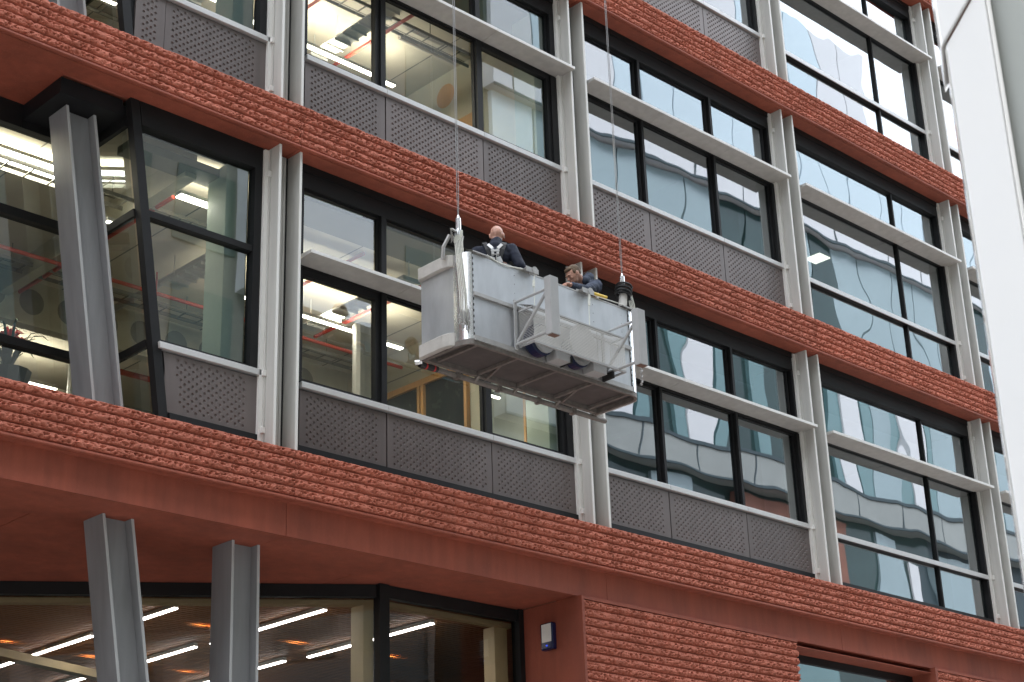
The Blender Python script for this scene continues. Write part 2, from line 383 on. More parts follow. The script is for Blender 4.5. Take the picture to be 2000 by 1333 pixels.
def tone(m, a, streak=.0):
    n = m.node_tree.nodes; l = m.node_tree.links; b = n['Principled BSDF']; src = b.inputs['Base Color'].links[0].from_socket
    oi = n.new('ShaderNodeObjectInfo'); mr = n.new('ShaderNodeMapRange'); mr.inputs['To Min'].default_value = 1 - a; mr.inputs['To Max'].default_value = 1 + a
    l.new(oi.outputs['Random'], mr.inputs['Value']); x = n.new('ShaderNodeMixRGB'); x.blend_type = 'MULTIPLY'; x.inputs[0].default_value = 1
    last = mr.outputs[0]
    if streak:
        g = n.new('ShaderNodeNewGeometry'); mp = n.new('ShaderNodeMapping'); mp.inputs['Scale'].default_value = (9, 9, .7); l.new(g.outputs['Position'], mp.inputs[0])
        t = n.new('ShaderNodeTexNoise'); t.inputs['Scale'].default_value = 1; t.inputs['Detail'].default_value = 5; l.new(mp.outputs[0], t.inputs['Vector'])
        m2 = n.new('ShaderNodeMapRange'); m2.inputs['From Min'].default_value = .35; m2.inputs['From Max'].default_value = .65; m2.inputs['To Min'].default_value = 1 - streak; m2.inputs['To Max'].default_value = 1; l.new(t.outputs['Fac'], m2.inputs['Value'])
        q = n.new('ShaderNodeMath'); q.operation = 'MULTIPLY'; l.new(last, q.inputs[0]); l.new(m2.outputs[0], q.inputs[1]); last = q.outputs[0]
    l.new(src, x.inputs[1]); l.new(last, x.inputs[2]); l.new(x.outputs[0], b.inputs['Base Color'])
tone(M['panel_metal'], .10, .12); tone(M['fin_paint'], .05, .14); tone(M['red_smooth'], .05, .16); tone(M['red_rough'], .07, .10); tone(M['column_paint'], .03, .14); tone(M['shade_paint'], .05, .12)
pan_me = [dimple_panel(1.255, .655), dimple_panel(1.665, .655), dimple_panel(1.46, .655)]
# ---------------- window bays
def rect_frame(mb, x0, x1, z0, z1, l, r, bt, t, y0, y1):
    mb.box(x0, x0 + l, y0, y1, z0, z1); mb.box(x1 - r, x1, y0, y1, z0, z1)
    mb.box(x0 + l, x1 - r, y0, y1, z0, z0 + bt); mb.box(x0 + l, x1 - r, y0, y1, z1 - t, z1)
def pane(x0, x1, z0, z1, win, gm):
    return MB().quad((x0, GL, z0), (x1, GL, z0), (x1, GL, z1), (x0, GL, z1)).build('pane', gm, win, recalc=False)
def window_bay(kind, gm, inner):
    """built at bay origin x=0, z=0 (band top)"""
    win = empty('window', (0, 0, 0), parent=B)
    fr = MB(); y0, y1 = .225, .34
    T = 3.32; SH0 = 2.30; SH1 = 2.42
    # black head
    fr.box(.02, 4.60, y0, .40, T, 3.622)
    fr.box(.02, 4.60, y0 - .014, y0 - .001, 3.53, 3.622)
    if kind == 'A':
        fr.box(.06, 4.60, y0 + .02, y1, SH0, SH1)
        bot = .885
        fr.box(.06, .20, y0, y1, bot, SH0); fr.box(.06, .20, y0, y1, SH1, T)
        ja = 4.49 if inner else 4.535
        fr.box(ja, 4.60, y0, y1, bot, SH0); fr.box(ja + .02, 4.60, y0, y1, SH1, T)
        for xa, xb in ((1.375, 1.455), (3.055, 3.135)):
            if not inner: xa += .02; xb -= .012
            fr.box(xa, xb, y0, y1, bot, SH0); fr.box(xa, xb, y0, y1, SH1, T)
        # opening sashes, lower outer lights
        if inner:
            rect_frame(fr, .20, 1.375, bot, SH0, .03, .07, .05, .09, y0 + .03, y1 - .004)
            rect_frame(fr, 3.135, 4.49, bot, SH0, .045, .06, .05, .06, y0 + .03, y1 - .004)
        else:
            rect_frame(fr, .20, 1.375, bot, SH0, .03, .03, .03, .04, y0 + .05, y1 - .004)
            rect_frame(fr, 3.135, 4.535, bot, SH0, .03, .03, .03, .03, y0 + .05, y1 - .004)
        rect_frame(fr, 1.455, 3.055, bot, SH0, .012, .012, .02, .02, y0 + .05, y1 - .008)
        for a, b in ((.20, 1.375), (1.455, 3.055), (3.135, 4.50)):
            rect_frame(fr, a, b, SH1, T, .02, .02, .02, .02, y0 + .05, y1 - .008)
        xs = [(.20, 1.375), (1.455, 3.055), (3.135, 4.53)]
        for a, b in xs: pane(a, b, bot, SH0, win, gm); pane(a, b, SH1, T, win, gm)
    else:
        bot = .12
        fr.box(.06, 4.60, y0 + .02, y1, SH0 + .03, SH1)
        fr.box(.06, 4.60, y0 + .01, y1, .80, .875)
        fr.box(.06, .20, y0, y1, bot, T)
        fr.box(4.55, 4.60, y0, y1, bot, T); 
        fr.box(3.13, 3.165, y0 + .03, y1, bot, T)
        fr.box(.06, 4.60, y0, y1, -.04, bot)
        for a, b in ((.20, 3.13), (3.165, 4.55)):
            for z0, z1 in ((bot, .80), (.875, SH0 + .03), (SH1, T)): pane(a, b, z0, z1, win, gm)
    fo = fr.build('frame', 'black_frame', win)
    if kind == 'B':
        MB().box(.06, 4.60, y0 - .01, y0 + .009, .80, .872).build('transom_cap', 'sill_metal', win)
    # inner reveals seen through the glass
    rv = MB().box(4.28, 4.60, .345, .75, .13, T + .2).box(.06, 1.2, .36, .40, T - .002, 3.45)
    rv.build('reveal', 'reveal_green' if inner else 'opp_band', win)
    MB().box(.06, 4.60, .42, 1.0, T - .02, T + .1).build('blind_box', 'reveal_olive', win)
    return win
def bay_trim(kind):
    """panels, sill, sunshade, base strip: list of (builder) objects at bay origin"""
    out = []
    if kind == 'A':
        for me, x in zip(pan_me, (.19, 1.465, 3.145)):
            o = bpy.data.objects.new('spandrel_panel', me); COL.objects.link(o); o.parent = B; o.location = (x, .235, .135); out.append(o)
        sm = MB()
        for a, b in ((.19, 1.452), (1.458, 3.132), (3.138, 4.61)): sm.box(a, b, .195, .30, .812, .882)
        out.append(sm.build('sill', 'sill_metal', B, bevel=.004))
        out.append(MB().box(.0, 4.62, .272, .34, -.04, .882).build('backing', 'base_dark', B))
        out.append(MB().box(.0, 4.62, .20, .27, -.04, .125).build('base_strip', 'base_dark', B))
    sh = MB()
    cuts = ((.10, 1.60), (1.606, 3.19), (3.196, 4.70)) if kind == 'A' else ((.10, 3.19), (3.196, 4.72))
    for a, b in cuts:
        sh.use('shade_paint')
        sh.add([(a, -.05, 2.355), (b, -.05, 2.355), (b, .245, 2.325), (a, .245, 2.325), (a, -.05, 2.39), (b, -.05, 2.39), (b, .245, 2.40), (a, .245, 2.40)],
               [(3, 2, 1, 0), (4, 5, 6, 7), (1, 2, 6, 5), (2, 3, 7, 6), (3, 0, 4, 7)])
        sh.use('shade_edge'); sh.box(a, b, -.058, -.0502, 2.353, 2.393)
    out.append(sh.build('sunshade', None, B))
    return out
def fin_pair():
    out = []
    for x in (-.325, -.03):
        f = MB().use('fin_paint').box(x, x + .028, .018, .27, -.04, 3.6225)
        f.use('fin_edge').box(x - .002, x + .030, .006, .0175, -.04, 3.621)
        out.append(f.build('fin', None, B))
    m1 = MB().use('fin_paint').box(-.275, -.07, .225, .26, -.04, 3.61)
    for k in range(6): m1.box(-.27 + k * .033, -.262 + k * .033, .215, .2248, -.04, 3.605)
    m1.use('black').box(-.067, -.034, .24, .26, -.04, 3.62)
    out.append(m1.build('mullion_cover', None, B))
    m2 = MB().use('fin_edge').box(-.395, -.345, .19, .24, -.04, 3.6)
    m2.use('fin_paint').box(-.3445, -.3275, .165, .26, -.04, 3.6)
    out.append(m2.build('jamb_plate', None, B))
    for z in (.14, .80, 3.25): out.append(MB().box(-.372, -.327, .15, .189, z, z + .07).build('fin_bracket', 'fin_edge', B, bevel=.003))
    return out
first = {}
DX, DY, DZ = .08, .08, .04        # glazing line sits back from the band face
def place(objs, key, x, z):
    for o in objs:
        if key in first: cp(o, B, x, 0, z)
        else: o['_x'] = 1
    return
def put(maker, key, x, z, *a):
    if key not in first: first[key] = [(o, tuple(o.location)) for o in (lambda r: r if isinstance(r, list) else [r])(maker(*a))]; fresh = True
    else: fresh = False
    for o, l0 in first[key]:
        if fresh: o.location = (l0[0] + x, l0[1] + DY, l0[2] + z)
        else:
            c = cp(o, B); c.location = (l0[0] + x, l0[1] + DY, l0[2] + z)
for li in range(3):
    z = ZK[li]
    for k in range(5): put(fin_pair, 'fin', (k * 5 if k < 4 else 19.8) + DX, z + DZ)
    for k in range(4):
        kind = 'A' if k < 2 else 'B'
        inner = (k == 0)
        gm = 'glass_clear' if k == 0 else 'glass_coated'
        put(window_bay, 'w' + kind + str(inner), k * 5 + DX, z + DZ, kind, gm, inner)
        put(bay_trim, 't' + kind, k * 5 + DX, z + DZ, kind)
# ---------------- inclined corner bay at the left (recess with raking column)
SL = .156
def px(z): return -2.15 + (10.75 - z) * SL      # left edge of the raking corner post
for li in range(3):
    zk = ZK[li]; b0, b1 = zk - .04, zk + 3.622
    before = set(B.children)
    win = empty('corner_window', (0, 0, 0), parent=B)
    f = MB()
    # raking post
    f.prism([(px(b0) + .03, b0), (px(b0) + .14, b0), (px(b1) + .14, b1), (px(b1) + .03, b1)], .225, .33)
    head = zk + 3.34
    f.prism([(px(head) + .15, head), (-.40, head), (-.40, b1), (px(b1) + .15, b1)], .225, .40)
    f.box(-.50, -.40, .225, .35, zk + .88, head)
    zt = zk + 2.33
    f.prism([(px(zt) + .15, zt - .045), (-.50, zt - .045), (-.50, zt + .03), (px(zt) + .14, zt + .03)], .24, .35)
    f.prism([(px(zk + .88) + .15, zk + .88), (-.50, zk + .88), (-.50, zk + .93), (px(zk + .93) + .15, zk + .93)], .26, .35)
    # return frame members running back
    for z_, h in ((zk + .875, .08), (zt, .08), (head + .10, .24), (zk + .06, .12)):
        x = px(z_)
        f.prism([(x + .02, z_ - h / 2), (x + .07, z_ - h / 2), (x + .07 - h * SL, z_ + h / 2), (x + .02 - h * SL, z_ + h / 2)], .331, 1.16)
    f.prism([(px(b0), b0), (px(b0) + .1, b0), (px(b1) + .1, b1), (px(b1), b1)], 1.161, 1.26)
    # recessed wall of glass further left
    xw = px(zk + 3.3) - .0
    f.box(-15, -2.96, 1.12, 1.25, zk + 3.34, b1)
    f.prism([(-2.955, zk + 3.34), (px(zk + 3.34) , zk + 3.34), (px(b1), b1), (-2.955, b1)], 1.12, 1.25)
    f.prism([(-15, zt - .05), (px(zt), zt - .05), (px(zt), zt + .05), (-15, zt + .05)], 1.13, 1.25)
    f.prism([(-15, zk + .83), (px(zk + .83), zk + .83), (px(zk + .92), zk + .92), (-15, zk + .92)], 1.13, 1.25)
    f.prism([(-15, zk), (px(zk), zk), (px(zk), zk + .1), (-15, zk + .1)], 1.13, 1.25)
    for xm in (-4.6, -7.6, -10.6): f.box(xm - .04, xm + .04, 1.135, 1.245, zk + .1, zk + 3.34)
    f.build('frame', 'black_frame', win)
    def pn(a, b, c, d): MB().quad(a, b, c, d).build('pane', 'glass_clear', win, recalc=False)
    zz = [zk + .1, zk + .83, zt - .045, head]
    for a, b in ((zk + .92, zt - .045), (zt + .03, head)):
        pn((px(a) + .12, GL, a), (-.49, GL, a), (-.49, GL, b), (px(b) + .12, GL, b))
    for a, b in ((zk + .1, zk + .84), (zk + .91, zt - .04), (zt + .04, head)):
        pn((px(a) + .03, 1.17, a), (px(a) + .03, .36, a), (px(b) + .03, .36, b), (px(b) + .03, 1.17, b))
        pn((-15, 1.19, a), (px(a), 1.19, a), (px(b), 1.19, b), (-15, 1.19, b))
    # reveal strips behind the corner glass
    r = MB().box(-.80, -.50, .36, .72, zk + .9, head)
    r.build('reveal', 'reveal_green', win)
    MB().prism([(px(head) + .2, head - .12), (-.50, head - .12), (-.50, head - .02), (px(head) + .2, head - .02)], .5, .8).build('blind_box', 'reveal_olive', win)
    # panel, sill, base
    pans = [(-1.57, 1.21, .17, .085)] if li == 0 else [(-1.785, 1.425, 0, .085), (-2.17, .38, 0, 0)]
    for xr_, pw, ls, pr_ in pans:
        o = bpy.data.objects.new('spandrel_panel', dimple_panel(pw, .655, left_slope=ls, plain_right=pr_)); COL.objects.link(o); o.parent = B
        o.location = (xr_, .232, zk + .135)
    xr = pans[-1][0]
    if li == 0: MB().prism([(px(zk + .135) + .16, zk + .135), (xr - .002, zk + .135), (xr - .002, zk + .79), (px(zk + .79) + .16, zk + .79)], .226, .26).build('panel_trim', 'panel_metal', B)
    MB().prism([(px(zk + .81) + .10, zk + .81), (-.36, zk + .81), (-.36, zk + .88), (px(zk + .88) + .10, zk + .88)], .19, .30).build('sill', 'sill_metal', B, bevel=.004)
    MB().prism([(px(zk) + .15, zk - .005), (-.34, zk - .005), (-.34, zk + .125), (px(zk) + .13, zk + .125)], .20, .2249).build('base_strip', 'base_dark', B)
    MB().prism([(px(zk) + .15, zk), (-.36, zk), (-.36, zk + .81), (px(zk + .81) + .15, zk + .81)], .268, .36).build('backing', 'base_dark', B)
    # black cap over the recess
    MB().prism([(-2.952, b1 - .19), (px(b1 - .19) - .002, b1 - .19), (px(b1) - .002, b1 - .001), (-2.952, b1 - .001)], .33, 1.118).build('recess_cap', 'base_dark', B)
    MB().box(-15, px(zk) + .1, .52, 1.5, zk - .06, zk - .04).build('ledge', 'base_dark', B)
    for ob_ in B.children:
        if ob_ not in before: ob_.location = Vector(ob_.location) + Vector((DX, DY, DZ))
# ---------------- raking steel columns (one continuous line through the levels)
def hcol(name, xf, z0, z1, y0, slope, w=.36, d=.36, t=.028):
    # xf: x of outer face of left flange at z=6.52
    def X(z): return xf - (z - 6.52) * slope
    c = MB()
    def plate(xa, xb, ya, yb, mm):
        c.use(mm); c.prism([(X(z0) + xa, z0), (X(z0) + xb, z0), (X(z1) + xb, z1), (X(z1) + xa, z1)], ya, yb)
    plate(0, t, y0 + .0035, y0 + d, 'column_paint'); plate(w - t, w, y0 + .0035, y0 + d, 'column_paint')
    plate(-.0015, t + .0015, y0 - .004, y0 + .003, 'column_edge'); plate(w - t - .0015, w + .0015, y0 - .004, y0 + .003, 'column_edge')
    plate(t + .0005, w - t - .0005, y0 + .12, y0 + .15, 'column_paint')
    return c.build('steel_column', None, B)
hcol('c', -1.955, 0.1, 6.518, .585, .169)
hcol('c', -.365, 0.1, 6.518, .615, .0135)
for li in range(3):
    hcol('c', -1.955, ZK[li] - .03, ZK[li] + 3.46, .585, .169)
# ---------------- ground floor: fascia, soffit, ribbed walls, lobby glazing
FZ = 6.52
m_ = MB()
for x0 in XS[:-1]: m_.box(x0 + .003, x0 + 4.997, .154, .5, FZ, ZK[0] - SOF + .02)
m_.build('fascia', 'red_smooth', B)
m_ = MB()
for xa, xb in ((-15, -10.005), (-9.995, -5.005), (-4.995, -.003), (.003, 4.44), (4.45, 20)):
    m_.box(xa, xb, .5, 1.035, FZ, FZ + .2) if xa < 4.4 else m_.box(xa, xb, .5, .52, FZ, FZ + .2)
for xa, xb in ((-15, -7.505), (-7.495, -2.505), (-2.495, 1.6), (1.61, 4.44)): m_.box(xa, xb, 1.043, 6.2, FZ + .004, FZ + .2)
m_.build('lobby_soffit', 'red_smooth', B)
wall_me = rough_mesh(4.33, 16, .1085, 77)
for x0, sx in ((4.50, 1.0), (12.36, 1.0)):
    o = bpy.data.objects.new('ribbed_wall', wall_me); COL.objects.link(o); o.parent = B
    o.location = (x0, .075, FZ - .045 - 16 * .1085)
    MB().box(x0 + .0, x0 + 4.33, .12, .5, .1, FZ - .045 - 16 * .1085 - .003).build('lower_wall', 'red_rough', B)
m_ = MB().box(4.455, 4.498, .08, 1.3, .1, FZ - .001).box(4.4985, 8.83, .085, .5, FZ - .044, FZ - .002)
m_.box(8.7, 8.835, .58, .9, .1, 6.4).box(12.30, 12.358, .08, .9, .1, FZ - .001).box(12.3585, 16.69, .085, .5, FZ - .044, FZ - .002)
m_.box(8.84, 12.299, .501, .58, 6.45, FZ)
m_.build('wall_return', 'red_smooth', B)
MB().box(8.84, 12.299, .155, .56, 6.44, 6.45).build('window_soffit', 'red_smooth', B)
gw = empty('ground_window', parent=B)
fr = MB().box(8.84, 12.3, .50, .56, 6.33, 6.4395).box(8.84, 8.9, .50, .56, .1, 6.33).box(12.24, 12.3, .50, .56, .1, 6.33)
fr.build('frame', 'black_frame', gw)
MB().quad((8.9, .53, .1), (12.24, .53, .1), (12.24, .53, 6.33), (8.9, .53, 6.33)).build('pane', 'glass_coated', gw, recalc=False)
# lobby glazing polyline
lg = empty('lobby_window', parent=B)
Pl = [Vector((-6.96, 7.45, 0)), Vector((2.18, 1.15, 0)), Vector((4.38, 1.14, 0))]
fr = MB(); ln = MB()
def wallseg(mb, a, b, z0, z1, t, off=0.):
    d = (b - a).normalized(); nrm = Vector((-d.y, d.x, 0))
    p = [a + nrm * off, b + nrm * off, b + nrm * (off + t), a + nrm * (off + t)]
    mb.prismz([(q.x, q.y) for q in p], z0, z1)
for a, b in ((Pl[0], Pl[1]), (Pl[1], Pl[2])):
    wallseg(fr, a, b, 6.37, 6.519, .09); wallseg(fr, a, b, .1, .2, .09)
    wallseg(ln, a, b, 6.30, 6.36, .12, .12)
d0 = (Pl[0] - Pl[1]).normalized()
fr.prismz([(2.10, 1.12), (2.25, 1.12), (2.25, 1.24), (2.12, 1.26)], .1, 6.519)
fr.box(4.37, 4.453, 1.10, 1.24, .1, 6.519)
fr.build('frame', 'black_frame', lg)
c = Pl[1] + d0 * .16
ln.prismz([(c.x, c.y + .12), (c.x + .10, c.y + .06), (c.x + .14, c.y + .3), (c.x + .0, c.y + .35)], .1, 6.30)
ln.box(4.12, 4.34, 1.30, 1.5, .1, 6.30)
ln.build('liner', 'cream_liner', lg)
nrm = Vector((-(Pl[1] - Pl[0]).y, (Pl[1] - Pl[0]).x, 0)).normalized() * .045
a, b = Pl[0] + nrm, Pl[1] + nrm
MB().quad((a.x, a.y, .2), (b.x, b.y, .2), (b.x, b.y, 6.37), (a.x, a.y, 6.37)).build('pane', 'glass_lobby', lg, recalc=False)
MB().quad((2.25, 1.19, .2), (4.37, 1.19, .2), (4.37, 1.19, 6.37), (2.25, 1.19, 6.37)).build('pane', 'glass_lobby', lg, recalc=False)
# lobby interior
sl = MB().use('slat')
def lobby_y(x):    # glass line
    return 1.3 if x > 2.2 else 1.3 + (2.2 - x) * .69
y = 1.42
while y < 9.8:
    x0 = -15 if y > 8.5 else 2.2 - (y - 1.3) / .69 + .12
    sl.box(max(x0, -14.9), 8.6, y, y + .045, 6.385, 6.45); y += .088
sl.use('black').prismz([(4.36, 1.36), (4.36, 9.8), (-10.2, 9.8), (2.2, 1.36)], 6.495, 6.5185)
sl.build('slatted_ceiling', None, B)
m_ = MB().use('brown_wall').box(-14.9, 8.6, 9.85, 9.99, .1, 6.5).box(8.61, 8.69, 1.0, 9.9, .1, 6.5)
m_.use('floor_in').box(-14.9, 8.6, 1.3, 9.85, .119, .14)
m_.build('lobby_interior', None, B)
m_ = MB()   # dropped cream bulkheads crossing the lobby
m_.bar((-2.2, 4.4, 5.98), (7.5, 7.4, 5.98), .16, .10); m_.bar((2.9, 8.0, 5.3), (4.3, 2.4, 5.3), .14, .12)
m_.bar((-2.2, 4.4, 5.98), (-2.6, 5.2, 5.98), .16, .10)
m_.build('bulkhead', 'cream_liner', B)
# ---------------- upper interiors
for li in range(3):
    zk = ZK[li]; c0 = zk + 3.5
    m = MB()
    m.use('concrete_in').box(-14.9, 4.95, 1.40, 9.9, c0, c0 + .08).box(-2.0, 4.95, .401, 1.3998, c0, c0 + .08)
    m.use('wall_cream').box(4.72, 4.86, .42, 9.9, zk, c0 - .001).box(-14.9, 4.70, 9.5, 9.7, zk, c0 - .001)
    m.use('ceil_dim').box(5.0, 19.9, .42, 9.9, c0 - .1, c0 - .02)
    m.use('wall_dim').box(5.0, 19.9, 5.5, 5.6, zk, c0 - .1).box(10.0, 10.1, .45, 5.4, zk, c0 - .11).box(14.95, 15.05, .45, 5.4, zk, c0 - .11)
    m.use('floor_in').box(-14.9, 19.8, 1.3, 9.9, zk - .019, zk + .03)
    # ceiling joints
    m.use('hole_dark')
    for x in np.arange(-9, 4.6, 2.2): m.box(x, x + .02, 1.42 if x < -2 else .5, 9.8, c0 - .003, c0 - .0005)
    for yy in (2.2, 4.6, 7.0): m.box(-14, 4.7, yy, yy + .02, c0 - .0065, c0 - .0035)
    m.build('room', None, B)
# services
def services(li, parent):
    zk = ZK[li]; c0 = zk + 3.5
    b = MB().use('beam_cream')
    # cellular beam with round holes, running along x
    yb = 5.0
    b.box(-14, 4.7, yb - .02, yb, c0 - .62, c0 - .001); b.box(-14, 4.7, yb - .1, yb + .08, c0 - .66, c0 - .621)
    b.use('hole_dark')
    for x in np.arange(-13.5, 4.4, .56): b.disc((x, yb - .024, c0 - .30), .18, 'y')
    b.use('beam_cream').box(-1.1, -.95, .7, 9.4, c0 - .30, c0 - .0005) if li == 0 else None
    b.build('cellular_beam', None, B)
    p = MB()
    p.tube([(-14, 3.6, c0 - .35), (4.6, 3.6, c0 - .35)], .027, 8)
    p.tube([(1.75, 1.0, c0 - .30), (1.75, 2.7, c0 - .30), (1.75, 2.72, c0 - .45)], .025, 8)
    p.tube([(3.0, 1.3, c0 - .28), (3.0, 3.6, c0 - .28)], .028, 8)
    p.tube([(-14, 6.2, c0 - .4), (4.6, 6.2, c0 - .4)], .045, 8)
    p.tube([(-.8, 1.4, c0 - .2), (-.8, 6.2, c0 - .2)], .028, 8)
    for x in (-3.4, -1.9, .4, 2.2, 3.9):
        p.tube([(x, 3.6, c0 - .35), (x, 3.6, c0 - .05)], .012, 6); p.tube([(x, 3.6, c0 - .35), (x, 3.6, c0 - .47)], .016, 6)
    p.build('sprinkler_pipe', 'red_pipe', B)
    d = MB().use('duct')
    d.tube([(-14, 7.6, c0 - .6), (4.6, 7.6, c0 - .6)], .28, 16)
    d.use('lamp_body')
    for x in (.2, 2.4):
        d.box(x, x + .28, 1.0, 3.2, c0 - .42, c0 - .40)
        for q in range(12): d.box(x - .01, x + .29, 1.0 + q * .18, 1.012 + q * .18, c0 - .46, c0 - .4205)
        d.tube([(x + .14, 1.05, c0 - .42), (x + .14, 1.05, c0)], .006, 5); d.tube([(x + .14, 3.1, c0 - .42), (x + .14, 3.1, c0)], .006, 5)
    d.build('duct', None, B)
    ct = MB().use('hole_dark')
    for yy in (1.75, 4.1):
        ct.box(-13, 4.6, yy, yy + .015, c0 - .24, c0 - .19).box(-13, 4.6, yy + .26, yy + .275, c0 - .24, c0 - .19)
        for x in np.arange(-6, 4.5, .3): ct.box(x, x + .02, yy + .016, yy + .259, c0 - .235, c0 - .225)
        for x in (-4.2, -1.4, 1.2, 3.6): ct.tube([(x, yy, c0 - .2), (x, yy, c0)], .007, 5)
    ct.use('duct').tube([(.5, .9, c0 - .15), (.5, 4.8, c0 - .15)], .05, 10).tube([(3.4, 2.2, c0 - .12), (4.5, 2.2, c0 - .12)], .035, 8)
    ct.build('cable_tray', None, B)
for li in range(2): services(li, B)
# timber framed partition, level one
tp = MB(); xw = 4.718
tp.use('dark_glazing').box(xw - .02, xw, 2.34, 6.9, ZK[0] + .03, 10.24)
tp.use('timber').box(xw - .07, xw, 2.28, 6.95, 10.2405, 10.33)
for y in (2.28, 3.19, 3.27, 4.9, 6.4): tp.box(xw - .07, xw, y, y + .055, ZK[0] + .03, 10.24)
tp.use('hole_dark').box(xw - .012, xw, 2.0, 9.4, 10.52, 10.53)
tp.use('wall_dim').box(xw - .01, xw, 1.2, 1.9, ZK[0] + .03, 9.9)
tp.use('timber').box(xw - .04, xw, 1.16, 1.20, ZK[0] + .03, 10.1)
tp.build('partition', None, B)
ea = MB().use('hole_dark')
ea.tube([(3.10, 2.6, 8.0), (3.22, 2.62, 9.75)], .018, 6).tube([(3.42, 2.62, 8.0), (3.24, 2.62, 9.75)], .018, 6).tube([(3.22, 2.9, 8.0), (3.23, 2.63, 9.7)], .018, 6)
tag(ea.build('easel', None), 'dark folding easel standing behind the first floor middle pane', 'easel')
cm = MB().use('duct').tube([(2.55, 2.0, ZK[0] + .9), (2.55, 2.0, ZK[0] + 2.75)], .13, 14).tube([(.55, 5.8, ZK[0] + .2), (.55, 5.8, ZK[0] + 3.2)], .1, 12)
cm.build('interior_column', None, B)
m_ = MB().use('timber').disc((4.712, 2.66, 14.80), .20, 'x').box(4.69, 4.71, 2.0, 2.6, ZK[1] + .9, 14.25)
m_.build('wall_decoration', None, B)

# ------------------------------------------------------------------ lit lamps (things)
def linear(name, x0, y0, x1, y1, z, w, m, label, group, power=0, col=(1, .95, .85), up=1.):
    e = empty(name, ((x0 + x1) / 2, (y0 + y1) / 2, z), label, 'ceiling light', group)
    lx, ly = abs(x1 - x0) / 2 or w / 2, abs(y1 - y0) / 2 or w / 2
    MB().box(-lx, lx, -ly, ly, .003, .05).build('housing', 'lamp_body', e)
    MB().box(-lx + .004, lx - .004, -ly + .004, ly - .004, -.012, .002).build('diffuser', m, e)
    if power:
        ld = bpy.data.lights.new(name + '_light', 'AREA'); ld.shape = 'RECTANGLE'; ld.size = 2 * lx; ld.size_y = 2 * ly; ld.energy = power * .6; ld.color = col
        lo = bpy.data.objects.new(name + '_light', ld); COL.objects.link(lo); lo.parent = e; lo.location = (0, 0, -.03)
        ld = ld.copy(); ld.energy = power * up * .6; lu = bpy.data.objects.new(name + '_light', ld); COL.objects.link(lu); lu.parent = e; lu.location = (0, 0, .08); lu.rotation_euler = (PI, 0, 0)
    return e
z1, z2 = 10.4, 14.6
GU = 'linear lights hanging in the lit offices'
linear('linear_light', 1.0, 2.55, 3.3, 2.62, z1, .06, 'lamp_white', 'bright linear light in the first floor window left of the cradle', GU, 26)
linear('linear_light', 3.42, 2.60, 3.78, 2.68, z1, .06, 'lamp_white', 'short stub of linear light right beside the cradle at first floor', GU, 3)
linear('linear_light', 1.0, 2.62, 3.32, 2.70, z2, .06, 'lamp_white', 'bright linear light above the grey panels in the top middle window', GU, 30)
linear('linear_light', 3.5, 2.66, 3.72, 2.74, z2, .06, 'lamp_white', 'short stub of linear light in the second floor middle pane', GU, 3)
linear('linear_light', -2.2, 7.0, .95, 7.1, z1, .08, 'lamp_white', 'long light deep in the far left room just above the red band', GU, 28)
linear('linear_light', -.95, 1.0, -.25, 1.12, z1 + .2, .1, 'lamp_white', 'short trough light in the upper corner window', GU, 7)
linear('linear_light', -3.1, 1.72, -1.98, 2.0, 10.82, .3, 'lamp_white', 'wide glowing ceiling light in the leftmost upper pane', GU, 16)
linear('linear_light', -1.42, 1.78, -1.27, 1.84, z1 + .0, .1, 'lamp_white', 'tiny light seen between raking column and black corner post', GU, .4)
linear('linear_light', -3.2, 3.5, -.5, 3.56, z2, .06, 'lamp_white', 'light behind the window at the upper left edge', GU, 20)
linear('linear_light', .35, 2.5, .62, 2.6, z2, .06, 'lamp_white', 'small bright light at the top left window by the fin', GU, 4)
linear('linear_light', 3.92, 1.15, 4.22, 1.20, 9.35, .05, 'lamp_white', 'short lit strip glimpsed just under the cradle floor', GU, 4)
for nm, (x, y, z, w) in {'faint square light reflected low in the second floor far right window': (13.6, 2.2, ZK[1] + 3.0, .35),
                         'yellowish light in the first floor far right window upper row': (12.6, 2.4, ZK[0] + 3.0, .35),
                         'yellowish light low in the first floor far right window': (13.4, 3.3, ZK[0] + 3.0, .4),
                         'thin white light at the left end of the second floor far right window': (10.9, 1.5, ZK[1] + 2.9, .5),
                         'thin white light at the left end of the third floor far right window': (10.9, 1.5, ZK[2] + 2.9, .5)}.items():
    thin = 'thin' in nm
    linear('linear_light', x, y, x + (.05 if thin else w), y + (.55 if thin else w), z, .05, 'lamp_white' if thin else 'lamp_faint', nm, 'lights in the darker offices')
# lobby
GLb = 'white linear lights in the ground floor lobby'
lob = [(.1, 2.34, 4.0, 'lobby linear light passing between the two grey columns, upper piece'), (.1, 4.15, 7.6, 'longest lobby linear light at the lower left edge'),
       (1.52, 1.41, 3.7, 'lobby linear light right of the second grey column, upper piece'), (1.46, 3.95, 6.0, 'lobby linear light between the grey columns, lower piece'),
       (1.38, 6.12, 8.6, 'lobby linear light in the bottom left corner of the lobby'), (3.0, 1.2, 3.65, 'lobby linear light crossing the black corner mullion'),
       (2.9, 4.02, 6.4, 'short lobby linear light low beside the second grey column')]
KL = 1.033
for x, ya, yb, lb in lob:
    x = -10.42 + (x + 10.42) * KL; ya = -13.83 + (ya + 13.83) * KL; yb = -13.83 + (yb + 13.83) * KL
    linear('linear_light', x - .03, ya, x + .03, yb, 6.325, .06, 'lamp_cool', lb, GLb, 4, (1, .90, .80), .12)
